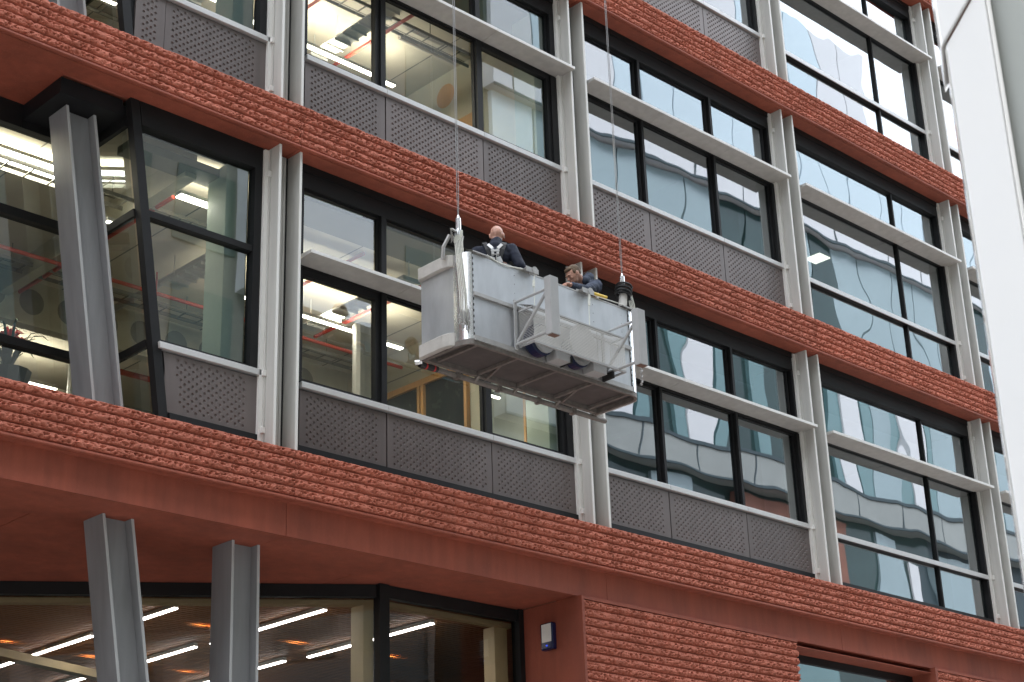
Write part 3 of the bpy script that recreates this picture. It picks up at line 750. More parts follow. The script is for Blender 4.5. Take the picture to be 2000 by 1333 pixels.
dl = [(-.54, 5.04, 'warm downlight at the left edge of the lobby ceiling'), (.88, 2.93, 'warm downlight left of the second grey column'), (2.39, 3.04, 'warm downlight right of the second grey column'),
      (2.3, 5.35, 'warm downlight low between the grey columns'), (.75, 5.23, 'warm downlight beside the first grey column'), (3.88, 3.01, 'warm downlight just right of the corner mullion'),
      (3.71, 5.46, 'warm downlight at the bottom edge near the second column'), (6.15, 3.92, 'warm downlight at the bottom right of the lobby glass')]
for x, y, lb in dl:
    x = -10.42 + (x + 10.42) * 1.045; y = -13.83 + (y + 13.83) * 1.045
    e = empty('downlight', (x, y, 6.478), lb, 'downlight', 'warm downlights above the slatted lobby ceiling')
    MB().tube([(0, 0, .012), (0, 0, .0)], .15, 16).build('housing', 'lamp_body', e)
    MB().disc((0, 0, -.004), .07).build('bulb', 'lamp_warm', e)

# ================================================================== ALARM BOX on the return wall
al = empty('alarm_box', (4.455, .635, 6.09), 'white fronted alarm siren with dark blue case on the red return wall', 'alarm')
cs = MB(); prof = [(-.10, -.17), (.10, -.17), (.10, .17), (-.10, .17)]
MB().box(-.085, 0, -.105, .105, -.17, .17).build('case', 'siren_blue', al, bevel=.02)
MB().box(-.092, -.0855, -.09, .072, -.075, .15).build('cover', 'siren_white', al, bevel=.002)
MB().tube([(-.0955, -.01, -.12), (-.085, -.01, -.12)], .013, 10).build('led', 'led_blue', al)

# ================================================================== PLANT in the far left window
pt = empty('potted_plant', (-2.60, 1.58, 8.17), 'potted bromeliad with a red flower in the far left window', 'plant')
MB().tube([(0, 0, -.35), (0, 0, -.05), (0, 0, 0)], [.16, .24, .25], 14).build('pot', 'pot', pt)
lf = MB(); rnd = random.Random(4)
for k in range(26):
    a = rnd.random() * 2 * PI; l = rnd.uniform(.25, .42); u = rnd.uniform(.25, .5)
    pts = [Vector((math.cos(a) * l * t, math.sin(a) * l * t, u * math.sin(t * 2.1))) for t in (0, .3, .6, .85, 1)]
    s = Vector((-math.sin(a), math.cos(a), 0)) * .022
    for i in range(4):
        w0, w1 = (1 - i / 5), (1 - (i + 1) / 5); lf.quad(pts[i] - s * w0, pts[i] + s * w0, pts[i + 1] + s * w1, pts[i + 1] - s * w1)
lf.build('foliage', 'plant_leaf', pt)
fl = MB()
for k in range(16):
    a = k * 2.4; l = .04 + .006 * k; zt_ = .52 - .009 * k
    fl.tube([(0, 0, zt_ - .10), (math.cos(a) * l, math.sin(a) * l, zt_), (math.cos(a) * l * 1.7, math.sin(a) * l * 1.7, zt_ - .02)], [.012, .018, .004], 5)
fl.tube([(0, 0, 0), (0, 0, .45)], .012, 6)
fl.build('flower', 'flower', pt)

# ================================================================== CRADLE
CR = empty('access_cradle', (2.57, -1.13, 8.55), 'silver aluminium suspended access cradle hanging in front of the facade', 'cradle')
def cb(mb, name, material=None, parent=CR, **k):
    loc = -Vector(CR.location) if parent is CR else Vector((0, 0, 0))
    o = mb.build(name, material, parent, **k); o.location = loc; return o
ZF, ZT = 8.60, 9.62
YF, YB = -1.50, -.74
XA, XB = 1.16, 4.00; RA = .165; RL = .10
def arc(cx, cy, r, a0, a1, n): return [(cx + r * math.cos(rad(a0 + (a1 - a0) * i / n)), cy + r * math.sin(rad(a0 + (a1 - a0) * i / n))) for i in range(n + 1)]
def arcL(n): return [(XA + .10 - .10 * math.sin(PI / 2 * (1 - i / n)), YF + .22 - .22 * math.sin(PI / 2 * i / n)) for i in range(n + 1)]
def strip(path, z0, z1, t, mb=None):
    """vertical wall following a plan path, thickness t inward (left of path direction)"""
    mb = mb or MB(); n = len(path); inn = []
    for i, p in enumerate(path):
        a = Vector(path[max(i - 1, 0)]); b = Vector(path[min(i + 1, n - 1)]); d = (b - a).normalized(); inn.append((p[0] - d.y * t, p[1] + d.x * t))
    vs = [(x, y, z0) for x, y in path] + [(x, y, z1) for x, y in path] + [(x, y, z0) for x, y in inn] + [(x, y, z1) for x, y in inn]
    fs = []
    for i in range(n - 1):
        fs += [(i, i + 1, n + i + 1, n + i), (2 * n + i + 1, 2 * n + i, 3 * n + i, 3 * n + i + 1), (n + i, n + i + 1, 3 * n + i + 1, 3 * n + i), (i + 1, i, 2 * n + i, 2 * n + i + 1)]
    fs += [(0, n, 3 * n, 2 * n), (n - 1, 2 * n + n - 1, 3 * n + n - 1, n + n - 1)]
    return mb.add(vs, fs)
endL = arcL(14)
endR = arc(XB - RA, YF + RA, RA, 270, 360, 12) + [(XB, YB)]
cb(MB().box(XA + .001, XA + .024, YF + .223, YB, ZF - .01, ZT + .005), 'end_panel', 'alu')
for path in (endL, endR):
    cb(strip(path, ZF - .015, ZT + .01, .025), 'end_shell', 'alu_bright', smooth=False)
# front sheets: upper and lower with a ledge between
cb(MB().box(1.265, 3.815, YF + .004, YF + .028, 9.145, ZT), 'upper_panel', 'alu')
cb(MB().box(1.265, 3.815, YF + .004, YF + .028, ZF + .03, 9.10), 'lower_panel', 'alu')
cb(MB().box(1.25, 3.83, YF - .028, YF + .03, 9.102, 9.143), 'ledge', 'alu_frame')
cb(MB().box(1.25, 3.83, YF - .022, YF + .05, ZF - .03, ZF + .028), 'bottom_rail', 'alu_frame')
cb(MB().box(XA + .03, XB - .03, YB - .025, YB, ZF, 9.55), 'back_panel', 'alu')
m_ = MB().box(1.26, 3.82, YF + .0, YF + .034, ZT + .001, ZT + .02).tube([(XA, YB - .01, ZT - .02), (XB, YB - .01, ZT - .02)], .02)
cb(m_, 'top_rail', 'alu_frame')
for xa in (1.246, 3.816):
    sm = MB().use('rubber').box(xa, xa + .018, YF - .001, YF + .02, ZF + .03, ZT)
    sm.use('alu')
    for k in range(14): sm.box(xa + .002, xa + .016, YF - .005, YF - .0015, ZF + .06 + k * .07, ZF + .095 + k * .07)
    cb(sm, 'riveted_seam', None)
rv = MB()
for x in (1.9, 2.5, 3.2, 3.7):
    for k in range(4): rv.tube([(x, YF - .001, 9.2 + k * .11), (x, YF + .004, 9.2 + k * .11)], .006, 6)
cb(rv, 'rivets', 'alu_bright')
# floor seen from below
out = [(XA, YB)] + arcL(8) + arc(XB - RA, YF + RA, RA, 270, 360, 8) + [(XB, YB)]
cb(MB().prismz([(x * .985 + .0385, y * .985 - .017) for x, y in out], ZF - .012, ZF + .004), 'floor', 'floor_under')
fr = MB()
strip(out, ZF - .075, ZF - .0125, .035, fr)
fr.box(XA + .04, XB - .04, YB - .05, YB, ZF - .07, ZF - .0125)
for x in (1.36, 1.98, 2.60, 3.22, 3.82): fr.box(x - .018, x + .018, YF + .035, YB - .051, ZF - .05, ZF - .0125)
fr.bar((1.98, YB - .45, ZF - .03), (2.13, YB, ZF - .06), .025); fr.bar((3.22, YB - .45, ZF - .03), (3.37, YB, ZF - .06), .025)
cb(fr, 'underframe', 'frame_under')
# foam bumpers wrapping the ends
def bumper(side, z0, z1):
    if side < 0: path = [(XA + .06, YB + .0), (XA - .02, YB + .02), (XA - .06, YB - .02), (XA - .07, YF + .34), (XA - .05, YF + .25), (XA - .01, YF + .20)]
    else: path = [(XB - .0, YF + .10), (XB + .05, YF + .14), (XB + .07, YF + .24), (XB + .065, YB + .03), (XB + .03, YB + .07), (XB - .05, YB + .045)]
    mb = strip(path, z0, z1, .07)
    o = cb(mb, 'bumper', 'pad'); b = o.modifiers.new('b', 'BEVEL'); b.width = .024; b.segments = 3; b.limit_method = 'ANGLE'; b.angle_limit = rad(50)
    return o
bumper(-1, ZT - .13, ZT + .02); bumper(-1, ZF - .06, ZF + .10); bumper(1, ZT - .13, ZT + .01); bumper(1, ZF - .06, ZF + .08)
# wall roller rail under the back edge
rl = MB().use('frame_under').tube([(1.16, YB + .04, ZF - .095), (4.20, YB + .04, ZF - .095)], .032, 10)
rl.use('rubber').tube([(1.16, YB + .04, ZF - .095), (1.42, YB + .04, ZF - .095)], .037, 10).use('redtape').tube([(1.24, YB + .04, ZF - .095), (1.26, YB + .04, ZF - .095)], .039, 10).tube([(1.36, YB + .04, ZF - .095), (1.38, YB + .04, ZF - .095)], .039, 10)
for x in (1.98, 2.6, 3.3): rl.use('frame_under').bar((x, YB - .05, ZF - .05), (x, YB + .03, ZF - .11), .035)
for x in (1.7, 2.35, 3.0, 3.6): rl.use('frame_under').box(x, x + .05, YB, YB + .08, ZF - .135, ZF - .06)
rl.use('alu_bright').tube([(1.10, YB + .05, ZF - .09), (1.16, YB + .0, ZF - .08)], .03, 10)
cb(rl, 'roller_rail', None)
# winch drums and mesh cage on the street side
wd = MB()
for x in (2.14, 2.74):
    wd.use('blue_paint').tube([(x, -1.56, 8.76), (x, -1.66, 8.76)], .19, 26)
    wd.use('alu_frame').tube([(x + .03, -1.661, 8.76), (x + .03, -1.68, 8.76)], .16, 26)
    wd.use('pad_grey').box(x + .20, x + .42, -1.70, -1.53, 8.57, 8.70)
wd.use('black').box(3.26, 3.29, -1.70, -1.53, 8.56, 8.64).box(2.55, 2.57, -1.72, -1.53, 8.56, 8.64)
wd.use('pad_grey').tube([(2.74, -1.74, 8.86), (2.74, -1.72, 8.86)], .21, 30)
cb(wd, 'hoist_drum', None)
def perforated():
    m = bpy.data.materials.new('perforated'); m.use_nodes = True; M['perforated'] = m
    n = m.node_tree.nodes; l = m.node_tree.links; b = n['Principled BSDF']
    b.inputs['Base Color'].default_value = (.66, .64, .61, 1); b.inputs['Metallic'].default_value = .2; b.inputs['Roughness'].default_value = .5
    g = n.new('ShaderNodeTexCoord'); mp = n.new('ShaderNodeMapping'); mp.inputs['Rotation'].default_value = (rad(90), 0, 0)
    v = n.new('ShaderNodeTexVoronoi'); v.voronoi_dimensions = '2D'; v.inputs['Scale'].default_value = 55; v.inputs['Randomness'].default_value = 0.0
    l.new(g.outputs['Object'], mp.inputs[0]); l.new(mp.outputs[0], v.inputs['Vector'])
    sx = n.new('ShaderNodeSeparateXYZ')
    c = n.new('ShaderNodeMath'); c.operation = 'GREATER_THAN'; c.inputs[1].default_value = .36
    l.new(v.outputs['Distance'], c.inputs[0]); l.new(c.outputs[0], b.inputs['Alpha'])
    return m
perforated()
cx0, cx1, cy0 = 1.91, 3.42, -1.77
cg = MB()
for k in range(1): cg.quad((cx0, cy0, 8.66), (cx1, cy0, 8.66), (cx1, cy0, 9.06), (cx0, cy0, 9.06)).quad((cx0, YF - .03, 8.66), (cx0, cy0, 8.66), (cx0, cy0, 9.06), (cx0, YF - .03, 9.16)).quad((cx1, cy0, 8.66), (cx1, YF - .03, 8.66), (cx1, YF - .03, 9.16), (cx1, cy0, 9.06))
cb(cg, 'mesh_cage', 'perforated', recalc=False)
ce = MB()
for z, s in ((8.635, .025), (9.06, .018)):
    ce.box(cx0, cx1, cy0 - .004, cy0 + .02, z, z + s); ce.box(cx0 - .004, cx0 + .012, cy0 + .0205, YF - .03, z, z + s); ce.box(cx1 - .012, cx1 + .004, cy0 + .0205, YF - .03, z, z + s)
ce.add([(cx0, cy0, 9.079), (cx1, cy0, 9.079), (cx1, YF - .03, 9.17), (cx0, YF - .03, 9.17)], [(0, 1, 2, 3)])
for x in (2.9, 3.0, 3.05): ce.box(x, x + .004, cy0 + .05, cy0 + .055, 8.66, 9.05)
cb(ce, 'cage_edge', 'pad_grey')
# stand-off arms with vertical buffer pads
for x in (1.86, 3.30):
    am = MB()
    am.tube([(x, YF - .03, 9.17), (x, -2.04, 9.17)], .016, 8).tube([(x, YF - .03, 8.66), (x, -2.04, 8.66)], .019, 8).tube([(x, YF - .06, 8.68), (x, -2.03, 9.13)], .019, 8)
    am.box(x - .02, x + .02, YF - .045, YF - .0285, 8.60, 9.2)
    a = cb(am, 'stand_off_arm', 'pad_grey')
    p = MB().use('pad_grey').box(x - .045, x + .085, -2.14, -2.045, 8.605, 9.295).use('pad_brown').box(x - .03, x + .08, -2.13, -2.055, 8.598, 8.6045)
    cb(p, 'buffer_pad', None, bevel=.004)
# rope rollers, plates and cords on the top rail
for x in (2.13, 3.06):
    rb = MB()
    rb.box(x - .10, x + .10, YF - .07, YF - .062, ZT - .01, ZT + .05); rb.box(x - .10, x + .10, YF + .03, YF + .038, ZT - .01, ZT + .06)
    rb.tube([(x + .04, YF - .06, ZT + .03), (x + .04, YF + .03, ZT + .03)], .035, 12); rb.box(x - .10, x + .08, YF - .06, YF + .03, ZT + .021, ZT + .03)
    rb.tube([(x + .04, YF - .075, ZT + .03), (x + .04, YF - .0705, ZT + .03)], .045, 12)
    cb(rb, 'rope_roller', 'alu_frame')

pl = MB().add([(1.22, -1.52, 9.64), (1.50, -1.52, 9.64), (1.44, -1.38, 9.70), (1.26, -1.38, 9.70)], [(0, 1, 2, 3)])
pl.box(1.24, 1.48, -1.53, -1.521, 9.625, 9.64)
pl.add([(3.72, -1.52, 9.66), (3.98, -1.52, 9.66), (3.92, -1.38, 9.71), (3.76, -1.38, 9.71)], [(0, 1, 2, 3)]); pl.box(3.72, 3.98, -1.53, -1.521, 9.645, 9.66)
cb(pl, 'guide_plate', 'alu_frame')
co = MB()
co.tube([(1.48, -1.50, 9.66), (1.62, -1.505, 9.62), (1.78, -1.51, 9.61), (2.05, -1.51, 9.65)], .007, 6)
co.tube([(3.14, -1.51, 9.66), (3.30, -1.50, 9.66), (3.75, -1.50, 9.68)], .006, 6)
co.tube([(2.18, -1.555, 9.64), (2.155, -1.56, 9.50), (2.15, -1.56, 9.14)], .005, 6).tube([(2.155, -1.56, 9.52), (2.15, -1.56, 9.44)], .016, 8)
co.tube([(3.10, -1.555, 9.66), (3.065, -1.56, 9.50), (3.06, -1.56, 9.12)], .006, 6).tube([(3.09, -1.555, 9.66), (3.07, -1.56, 9.46)], .016, 8)
cb(co, 'cord', 'cord')
yb = MB().tube([(3.18, -1.53, 9.665), (3.42, -1.53, 9.675)], .018, 8); cb(yb, 'grip', 'yellow')
# suspension hardware, left: socket, comb guide, ropes and shackles
sh = MB().use('alu_bright').tube([(1.19, -1.35, 10.08), (1.19, -1.35, 9.94), (1.165, -1.35, 9.86)], [.030, .032, .028], 12).tube([(1.19, -1.35, 10.12), (1.19, -1.35, 10.08)], [.010, .022], 10)
sh.use('alu_frame')
for k in range(6): sh.bar((.99 + .01 * k, -1.44, 9.80 - .018 * k + .05), (1.14, -1.28, 9.88 - .018 * k), .006, .012)
sh.bar((1.0, -1.44, 9.86), (1.26, -1.30, 9.92), .03, .012).tube([(1.26, -1.30, 9.92), (1.31, -1.30, 9.91), (1.28, -1.30, 9.80)], .009, 6)
sh.tube([(1.10, -1.30, 9.86), (1.05, -1.25, 9.72), (1.06, -1.22, 9.58)], .022, 8)
cb(sh, 'suspension_bracket', None)
rp = MB().use('cord'); r_ = random.Random(2)
for k in range(6):
    x0 = 1.12 + .017 * k; y0 = -1.37 - .005 * k
    rp.tube([(x0 + .01, y0 + .02, 9.90 - .02 * (5 - k)), (x0 - .01, y0 - .03, 9.5), (x0 - .005 + .004 * k, -1.43 - .006 * k, 9.1), (x0 - .01, -1.44 - .004 * k, 8.78)], .0065, 6)
    rp.tube([(x0 + .01, y0 + .02, 9.93 - .02 * (5 - k)), (x0 + .01, y0 + .02, 9.86 - .02 * (5 - k))], .013, 6)
cb(rp, 'rope', None)
sk = MB()
for k in range(7):
    x = 1.06 + .025 * k; z = 8.76 + r_.uniform(-.03, .04); y = -1.46 - r_.uniform(0, .03)
    pts = [(x + .016 * math.cos(t), y, z + .03 * math.sin(t)) for t in np.linspace(-.5, PI + .5, 8)]
    sk.tube(pts, .006, 6); sk.tube([(x - .022, y, z - .018), (x + .022, y, z - .018)], .008, 6); sk.tube([(x, y, z + .03), (x, y, z + .12)], .009, 6)
    sk.tube([(x, y, z - .02), (x + r_.uniform(-.02, .02), y, z - .09)], .007, 6)
cb(sk, 'shackle', 'alu_frame')
# right: socket, coiled hose, cylinder, hanging chain
sr = MB().use('alu_bright').tube([(3.93, -1.35, 10.16), (3.93, -1.35, 10.02)], [.030, .032], 12).tube([(3.93, -1.35, 10.20), (3.93, -1.35, 10.16)], [.010, .022], 10)
sr.use('pad').tube([(3.86, -1.38, 9.64), (3.92, -1.36, 9.90)], .052, 14).use('rubber')
for k in range(6):
    c = Vector((3.915 + .006 * k, -1.36, 9.90 + .024 * k)); R_ = .085 + (.012 if k % 2 else 0)
    sr.tube([(c.x + R_ * math.cos(t), c.y + R_ * math.sin(t), c.z - .25 * R_ * math.cos(t)) for t in np.linspace(0, 2 * PI, 19)], .013, 6)
sr.tube([(4.0, -1.36, 9.84), (3.96, -1.36, 9.98)], .05, 10)
cb(sr, 'hoist_unit', None)
hr = MB().use('cord')
for k in range(4): hr.tube([(4.0 + .014 * k, -1.38, 9.98), (3.98 + .03 * k, -1.40, 9.80), (4.02 + .016 * k, -1.42, 9.6)], .007, 6)
hr.tube([(4.06, -1.42, 9.6), (4.07, -1.43, 8.95)], .008, 6)
hr.use('alu_frame')
for k in range(7): hr.tube([(4.07 + (.015 if k % 2 else -.015), -1.44, 8.97 - .035 * k), (4.07, -1.44, 8.94 - .035 * k)], .014, 6)
cb(hr, 'rope', None)
# ---- suspension cables
for x, lb in ((1.19, 'pair of thin steel ropes holding the left end of the cradle'), (3.93, 'pair of thin steel ropes holding the right end of the cradle')):
    z0 = 10.10 if x < 2 else 10.18
    e = empty('suspension_cable', (x, -1.35, z0), lb, 'cable', 'suspension ropes')
    for dx in (-.011, .013):
        MB().tube([(dx * .4, 0, 0), (dx, 0, .25), (dx, 0, 11.5)], .0042, 6).build('rope', 'cable', e)
# roof davits that carry the ropes, out of the picture above
for x, lb in ((1.19, 'steel davit arm on the roof above the left ropes'), (3.93, 'steel davit arm on the roof above the right ropes')):
    e = empty('davit', (x, 0, ZK[3] + .35), lb, 'davit', 'roof davits')
    z0 = 10.10 if x < 2 else 10.18
    MB().tube([(0, 1.2, 0), (0, 1.2, z0 + 11.4 - ZK[3] - .35), (0, -1.5, z0 + 11.5 - ZK[3] - .35)], .06, 10).build('arm', 'pad_grey', e)
# ---- loose tools standing in the cradle
tl = empty('tool_bundle', (2.47, -1.25, 9.64), 'bundle of metal brush handles standing up between the two workers', 'tools')
tb = MB()
for k in range(5): tb.tube([(.02 * k - .05, 0, -.5), (.018 * k - .01, .01 * k, .18 + .02 * (k % 3))], .010, 6)
tb.tube([(.03, -.02, .17), (.03, .06, .22)], .02, 8)
tb.build('handles', 'cord', tl)

# ================================================================== PEOPLE
def ell(c, r, rot=None, n=12):
    """ellipsoid mesh"""
    vs = []; fs = []; m = n // 2 + 2
    R = rot if rot is not None else Matrix.Identity(3)
    for i in range(m + 1):
        th = PI * i / m
        for k in range(n):
            ph = 2 * PI * k / n
            p = Vector((r[0] * math.sin(th) * math.cos(ph), r[1] * math.sin(th) * math.sin(ph), r[2] * math.cos(th)))
            vs.append(R @ p + Vector(c))
    for i in range(m):
        for k in range(n): fs.append((i * n + k, i * n + (k + 1) % n, (i + 1) * n + (k + 1) % n, (i + 1) * n + k))
    return vs, fs
class Blob:
    def __init__(s): s.b = MB()
    def e(s, c, r, rot=None):
        r = (r, r, r) if not isinstance(r, (tuple, list)) else r
        v, f = ell(c, r, rot); s.b.add(v, f); return s
    def c(s, p, q, r0, r1):
        p = Vector(p); q = Vector(q); s.b.tube([p, q], [r0, r1], 14); s.e(p, r0); s.e(q, r1); return s
    def chain(s, pts, rs):
        for i in range(len(pts) - 1): s.c(pts[i], pts[i + 1], rs[i], rs[i + 1])
        return s
    def build(s, name, material, parent, voxel=.012, smooth=4, disp=0., dscale=.08):
        me = bpy.data.meshes.new(name); me.from_pydata(s.b.v, [], s.b.f); me.update()
        bm = bmesh.new(); bm.from_mesh(me); bmesh.ops.remove_doubles(bm, verts=bm.verts, dist=1e-5); bmesh.ops.recalc_face_normals(bm, faces=bm.faces); bm.to_mesh(me); bm.free()
        o = bpy.data.objects.new(name, me); COL.objects.link(o)
        r = o.modifiers.new('r', 'REMESH'); r.mode = 'VOXEL'; r.voxel_size = voxel
        sm = o.modifiers.new('s', 'SMOOTH'); sm.iterations = smooth; sm.factor = .5
        if disp:
            t = bpy.data.textures.new(name + '_folds', 'CLOUDS'); t.noise_scale = dscale; t.noise_depth = 2
            d = o.modifiers.new('d', 'DISPLACE'); d.texture = t; d.strength = disp; d.mid_level = .5
        dg = bpy.context.evaluated_depsgraph_get(); dg.update()
        nm = bpy.data.meshes.new_from_object(o.evaluated_get(dg)); o.modifiers.clear(); o.data = nm
        nm.materials.clear(); nm.materials.append(M[material]); nm.polygons.foreach_set('use_smooth', [True] * len(nm.polygons))
        if parent: o.parent = parent
        return o
def frame(fwd, tilt=0.):
    """rotation whose +Y is forward, +X right, +Z up"""
    f = Vector(fwd).normalized(); r = f.cross(Vector((0, 0, 1))).normalized(); u = r.cross(f)
    m = Matrix((r, f, u)).transposed()
    if tilt: m = m @ Matrix.Rotation(tilt, 3, 'Y')
    return m
def head(B_, c, R, s=1.):
    P = lambda x, y, z: Vector(c) + R @ (Vector((x, y, z)) * s)
    E = lambda p, r: B_.e(P(*p), tuple(q * s for q in r), R)
    E((0, -.012, .030), (.076, .097, .088)); E((0, .020, .000), (.068, .072, .085)); E((0, .030, -.050), (.055, .058, .052))
    E((0, .070, -.088), (.024, .020, .018)); E((0, .078, .028), (.055, .018, .014))
    B_.c(P(0, .088, .012), P(0, .104, -.022), .009 * s, .0135 * s); E((.009, .098, -.028), (.009, .010, .008)); E((-.009, .098, -.028), (.009, .010, .008))
    E((.034, .070, -.012), (.022, .018, .018)); E((-.034, .070, -.012), (.022, .018, .018))
    E((0, .086, -.053), (.022, .010, .006)); E((0, .085, -.063), (.019, .010, .006))
    for sx in (-1, 1):
        E((.078 * sx, -.010, -.004), (.009, .020, .031)); E((.084 * sx, -.018, .008), (.007, .012, .018))
def hand(B_, wrist, direction, up, side=1, curl=.6, s=1.):
    d = Vector(direction).normalized(); u = Vector(up); u = (u - d * u.dot(d)).normalized(); r = d.cross(u) * side
    w = Vector(wrist); palm = w + d * .05 * s
    B_.e(palm, (.040 * s, .05 * s, .016 * s), Matrix((r, d, u)).transposed()); B_.c(w - d * .02, w + d * .02, .026 * s, .028 * s)
    for k, (o, l) in enumerate(((-.030, .030), (-.010, .034), (.010, .032), (.029, .026))):
        a = palm + d * .045 * s + r * o * s; b1 = a + (d * math.cos(curl * .6) - u * math.sin(curl * .6)) * l * s
        b2 = b1 + (d * math.cos(curl * 1.5) - u * math.sin(curl * 1.5)) * l * .75 * s; b3 = b2 + (d * math.cos(curl * 2.3) - u * math.sin(curl * 2.3)) * l * .55 * s
        B_.chain([a, b1, b2, b3], [.0092, .0088, .0082, .0072])
    t0 = palm - r * .035 * s - d * .015 * s; t1 = t0 + (-r * .6 + d * .8 - u * .2) * .035 * s; t2 = t1 + (d * .9 - u * .4) * .028 * s
    B_.chain([t0, t1, t2], [.013, .011, .009])
# ---- worker 1: bald, seen from behind
w1 = Vector((1.99, -1.10, 8.62))
P1 = tag(Blob.build((lambda b: b)(Blob().e((0, 0, 0), .01)), 'tmp', 'skin_pink', None), None) if False else None
F1 = Vector((.66, .75, 0)).normalized(); R1 = frame(F1); r1 = R1 @ Vector((1, 0, 0))
def p1(x, y, z): return w1 + r1 * x + F1 * y + Vector((0, 0, z))
RH1 = frame(Vector((.72, .67, -.20)))
b = Blob()
hc1 = p1(.035, .05, 1.602)
head(b, hc1, RH1, 1.03)
b.c(p1(.02, -.01, 1.40), p1(.03, .035, 1.56), .062, .058)
b.e(p1(0, 0, 1.20), (.15, .10, .24), R1).e(p1(0, 0, .98), (.15, .10, .14), R1)
sR, eR, hR = p1(.20, .0, 1.40), p1(.29, -.06, 1.17), p1(.40, .04, 1.03)
sL, eL, hL = p1(-.20, .02, 1.38), p1(-.27, .10, 1.14), p1(-.22, .30, 1.06)
for s_, e_, h_, sd_ in ((sR, eR, hR, 1), (sL, eL, hL, -1)):
    b.chain([s_, e_, h_], [.045, .038, .028]); hand(b, h_, (h_ - e_), Vector((0, 0, 1)), -sd_, .7)
for sx in (-1, 1): b.chain([p1(.09 * sx, 0, .92), p1(.10 * sx, .03, .50), p1(.10 * sx, -.02, .08)], [.08, .055, .04]); b.chain([p1(.10 * sx, -.03, .05), p1(.11 * sx, .14, .035)], [.035, .03])
person1 = b.build('person', 'skin_pink', None, voxel=.008, smooth=3)
tag(person1, 'bald person seen from behind in navy jacket with white and black safety harness', 'person')
j = Blob()
j.e(p1(0, .0, 1.30), (.185, .125, .14), R1).e(p1(0, .01, 1.14), (.165, .12, .17), R1).e(p1(0, .01, 1.02), (.16, .12, .10), R1)
j.chain([sL + Vector((0, 0, -.012)), p1(0, -.01, 1.425), sR + Vector((0, 0, -.012))], [.07, .075, .07])
j.chain([sR, eR, hR + (eR - hR) * .12], [.078, .062, .045]); j.chain([sL, eL, hL + (eL - hL) * .12], [.078, .062, .045])
j.chain([p1(.01, -.012, 1.43), p1(.025, .01, 1.505)], [.085, .070])
j.build('jacket', 'navy', person1, voxel=.011, smooth=4, disp=.022, dscale=.09)
t = Blob()
t.e(p1(0, 0, .93), (.165, .12, .11), R1)
for sx in (-1, 1): t.chain([p1(.09 * sx, 0, .90), p1(.10 * sx, .03, .50), p1(.10 * sx, -.02, .10)], [.095, .072, .06])
t.build('jeans', 'jeans', person1, voxel=.014, smooth=4)
sh_ = Blob()
for sx in (-1, 1): sh_.chain([p1(.10 * sx, -.04, .05), p1(.11 * sx, .15, .035)], [.048, .04])
sh_.build('boots', 'boots', person1, voxel=.012, smooth=2)
# harness laid on the jacket's back
def backy(x, z): return -.128 + .9 * x * x - max(0, (z - 1.36)) * -.35
def hstrip(mb, pts, w, th=.012):
    pts = [Vector(p) for p in pts]
    prev = None
    for i in range(len(pts) - 1):
        a, b_ = pts[i], pts[i + 1]; d = (b_ - a).normalized(); n_ = -F1; s_ = d.cross(n_).normalized() * w / 2; k = n_ * th
        mb.add([a - s_, a + s_, b_ + s_, b_ - s_, a - s_ + k, a + s_ + k, b_ + s_ + k, b_ - s_ + k], [(0, 1, 2, 3), (7, 6, 5, 4), (0, 4, 5, 1), (1, 5, 6, 2), (2, 6, 7, 3), (3, 7, 4, 0)])
bp = lambda x, z, o=0.: p1(x, backy(x, z) - .012 - o, z)
hb = MB()
for sx in (-1, 1):
    hstrip(hb, [p1(.125 * sx, .05, 1.485), p1(.12 * sx, -.04, 1.475), bp(.105 * sx, 1.41, .012), bp(.085 * sx, 1.34, .008), bp(.06 * sx, 1.27, .004), bp(.05 * sx, 1.20), bp(.08 * sx, 1.13), bp(.13 * sx, 1.05)], .055)
hb.build('harness', 'strap_black', person1)
hw = MB()
for sx in (-1, 1):
    hstrip(hw, [bp(.082 * sx, 1.405, .022), bp(.03 * sx, 1.345, .020)], .034); hstrip(hw, [bp(.030 * sx, 1.34, .018), bp(.028 * sx, 1.25, .018)], .030)
    hstrip(hw, [bp(.03 * sx, 1.235, .016), bp(.058 * sx, 1.165, .016)], .060)
hstrip(hw, [bp(-.05, 1.315, .024), bp(.05, 1.315, .024)], .022)
hw.build('reflective_strap', 'reflective', person1)
hm = MB(); hstrip(hm, [bp(.012, 1.26, .035), bp(.010, 1.155, .035)], .010, .01); hstrip(hm, [bp(-.045, 1.265, .03), bp(.045, 1.265, .03)], .012); hstrip(hm, [bp(-.05, 1.145, .03), bp(.06, 1.15, .03)], .012)
hm.build('buckle', 'alu_frame', person1)
gl = MB(); gl.tube([hc1 + RH1 @ Vector((.088, -.01, .012)), hc1 + RH1 @ Vector((.088, .07, .016))], .0035, 6)
gl.build('glasses', 'cable', person1)
ey = MB()
for hc_, RH_ in ((hc1, RH1),):
    for sx in (-1, 1): v, f = ell(hc_ + RH_ @ Vector((.031 * sx, .083, .006)), (.008, .006, .006), RH_, 8); ey.add(v, f)
ey.build('eyes', 'brow', person1)
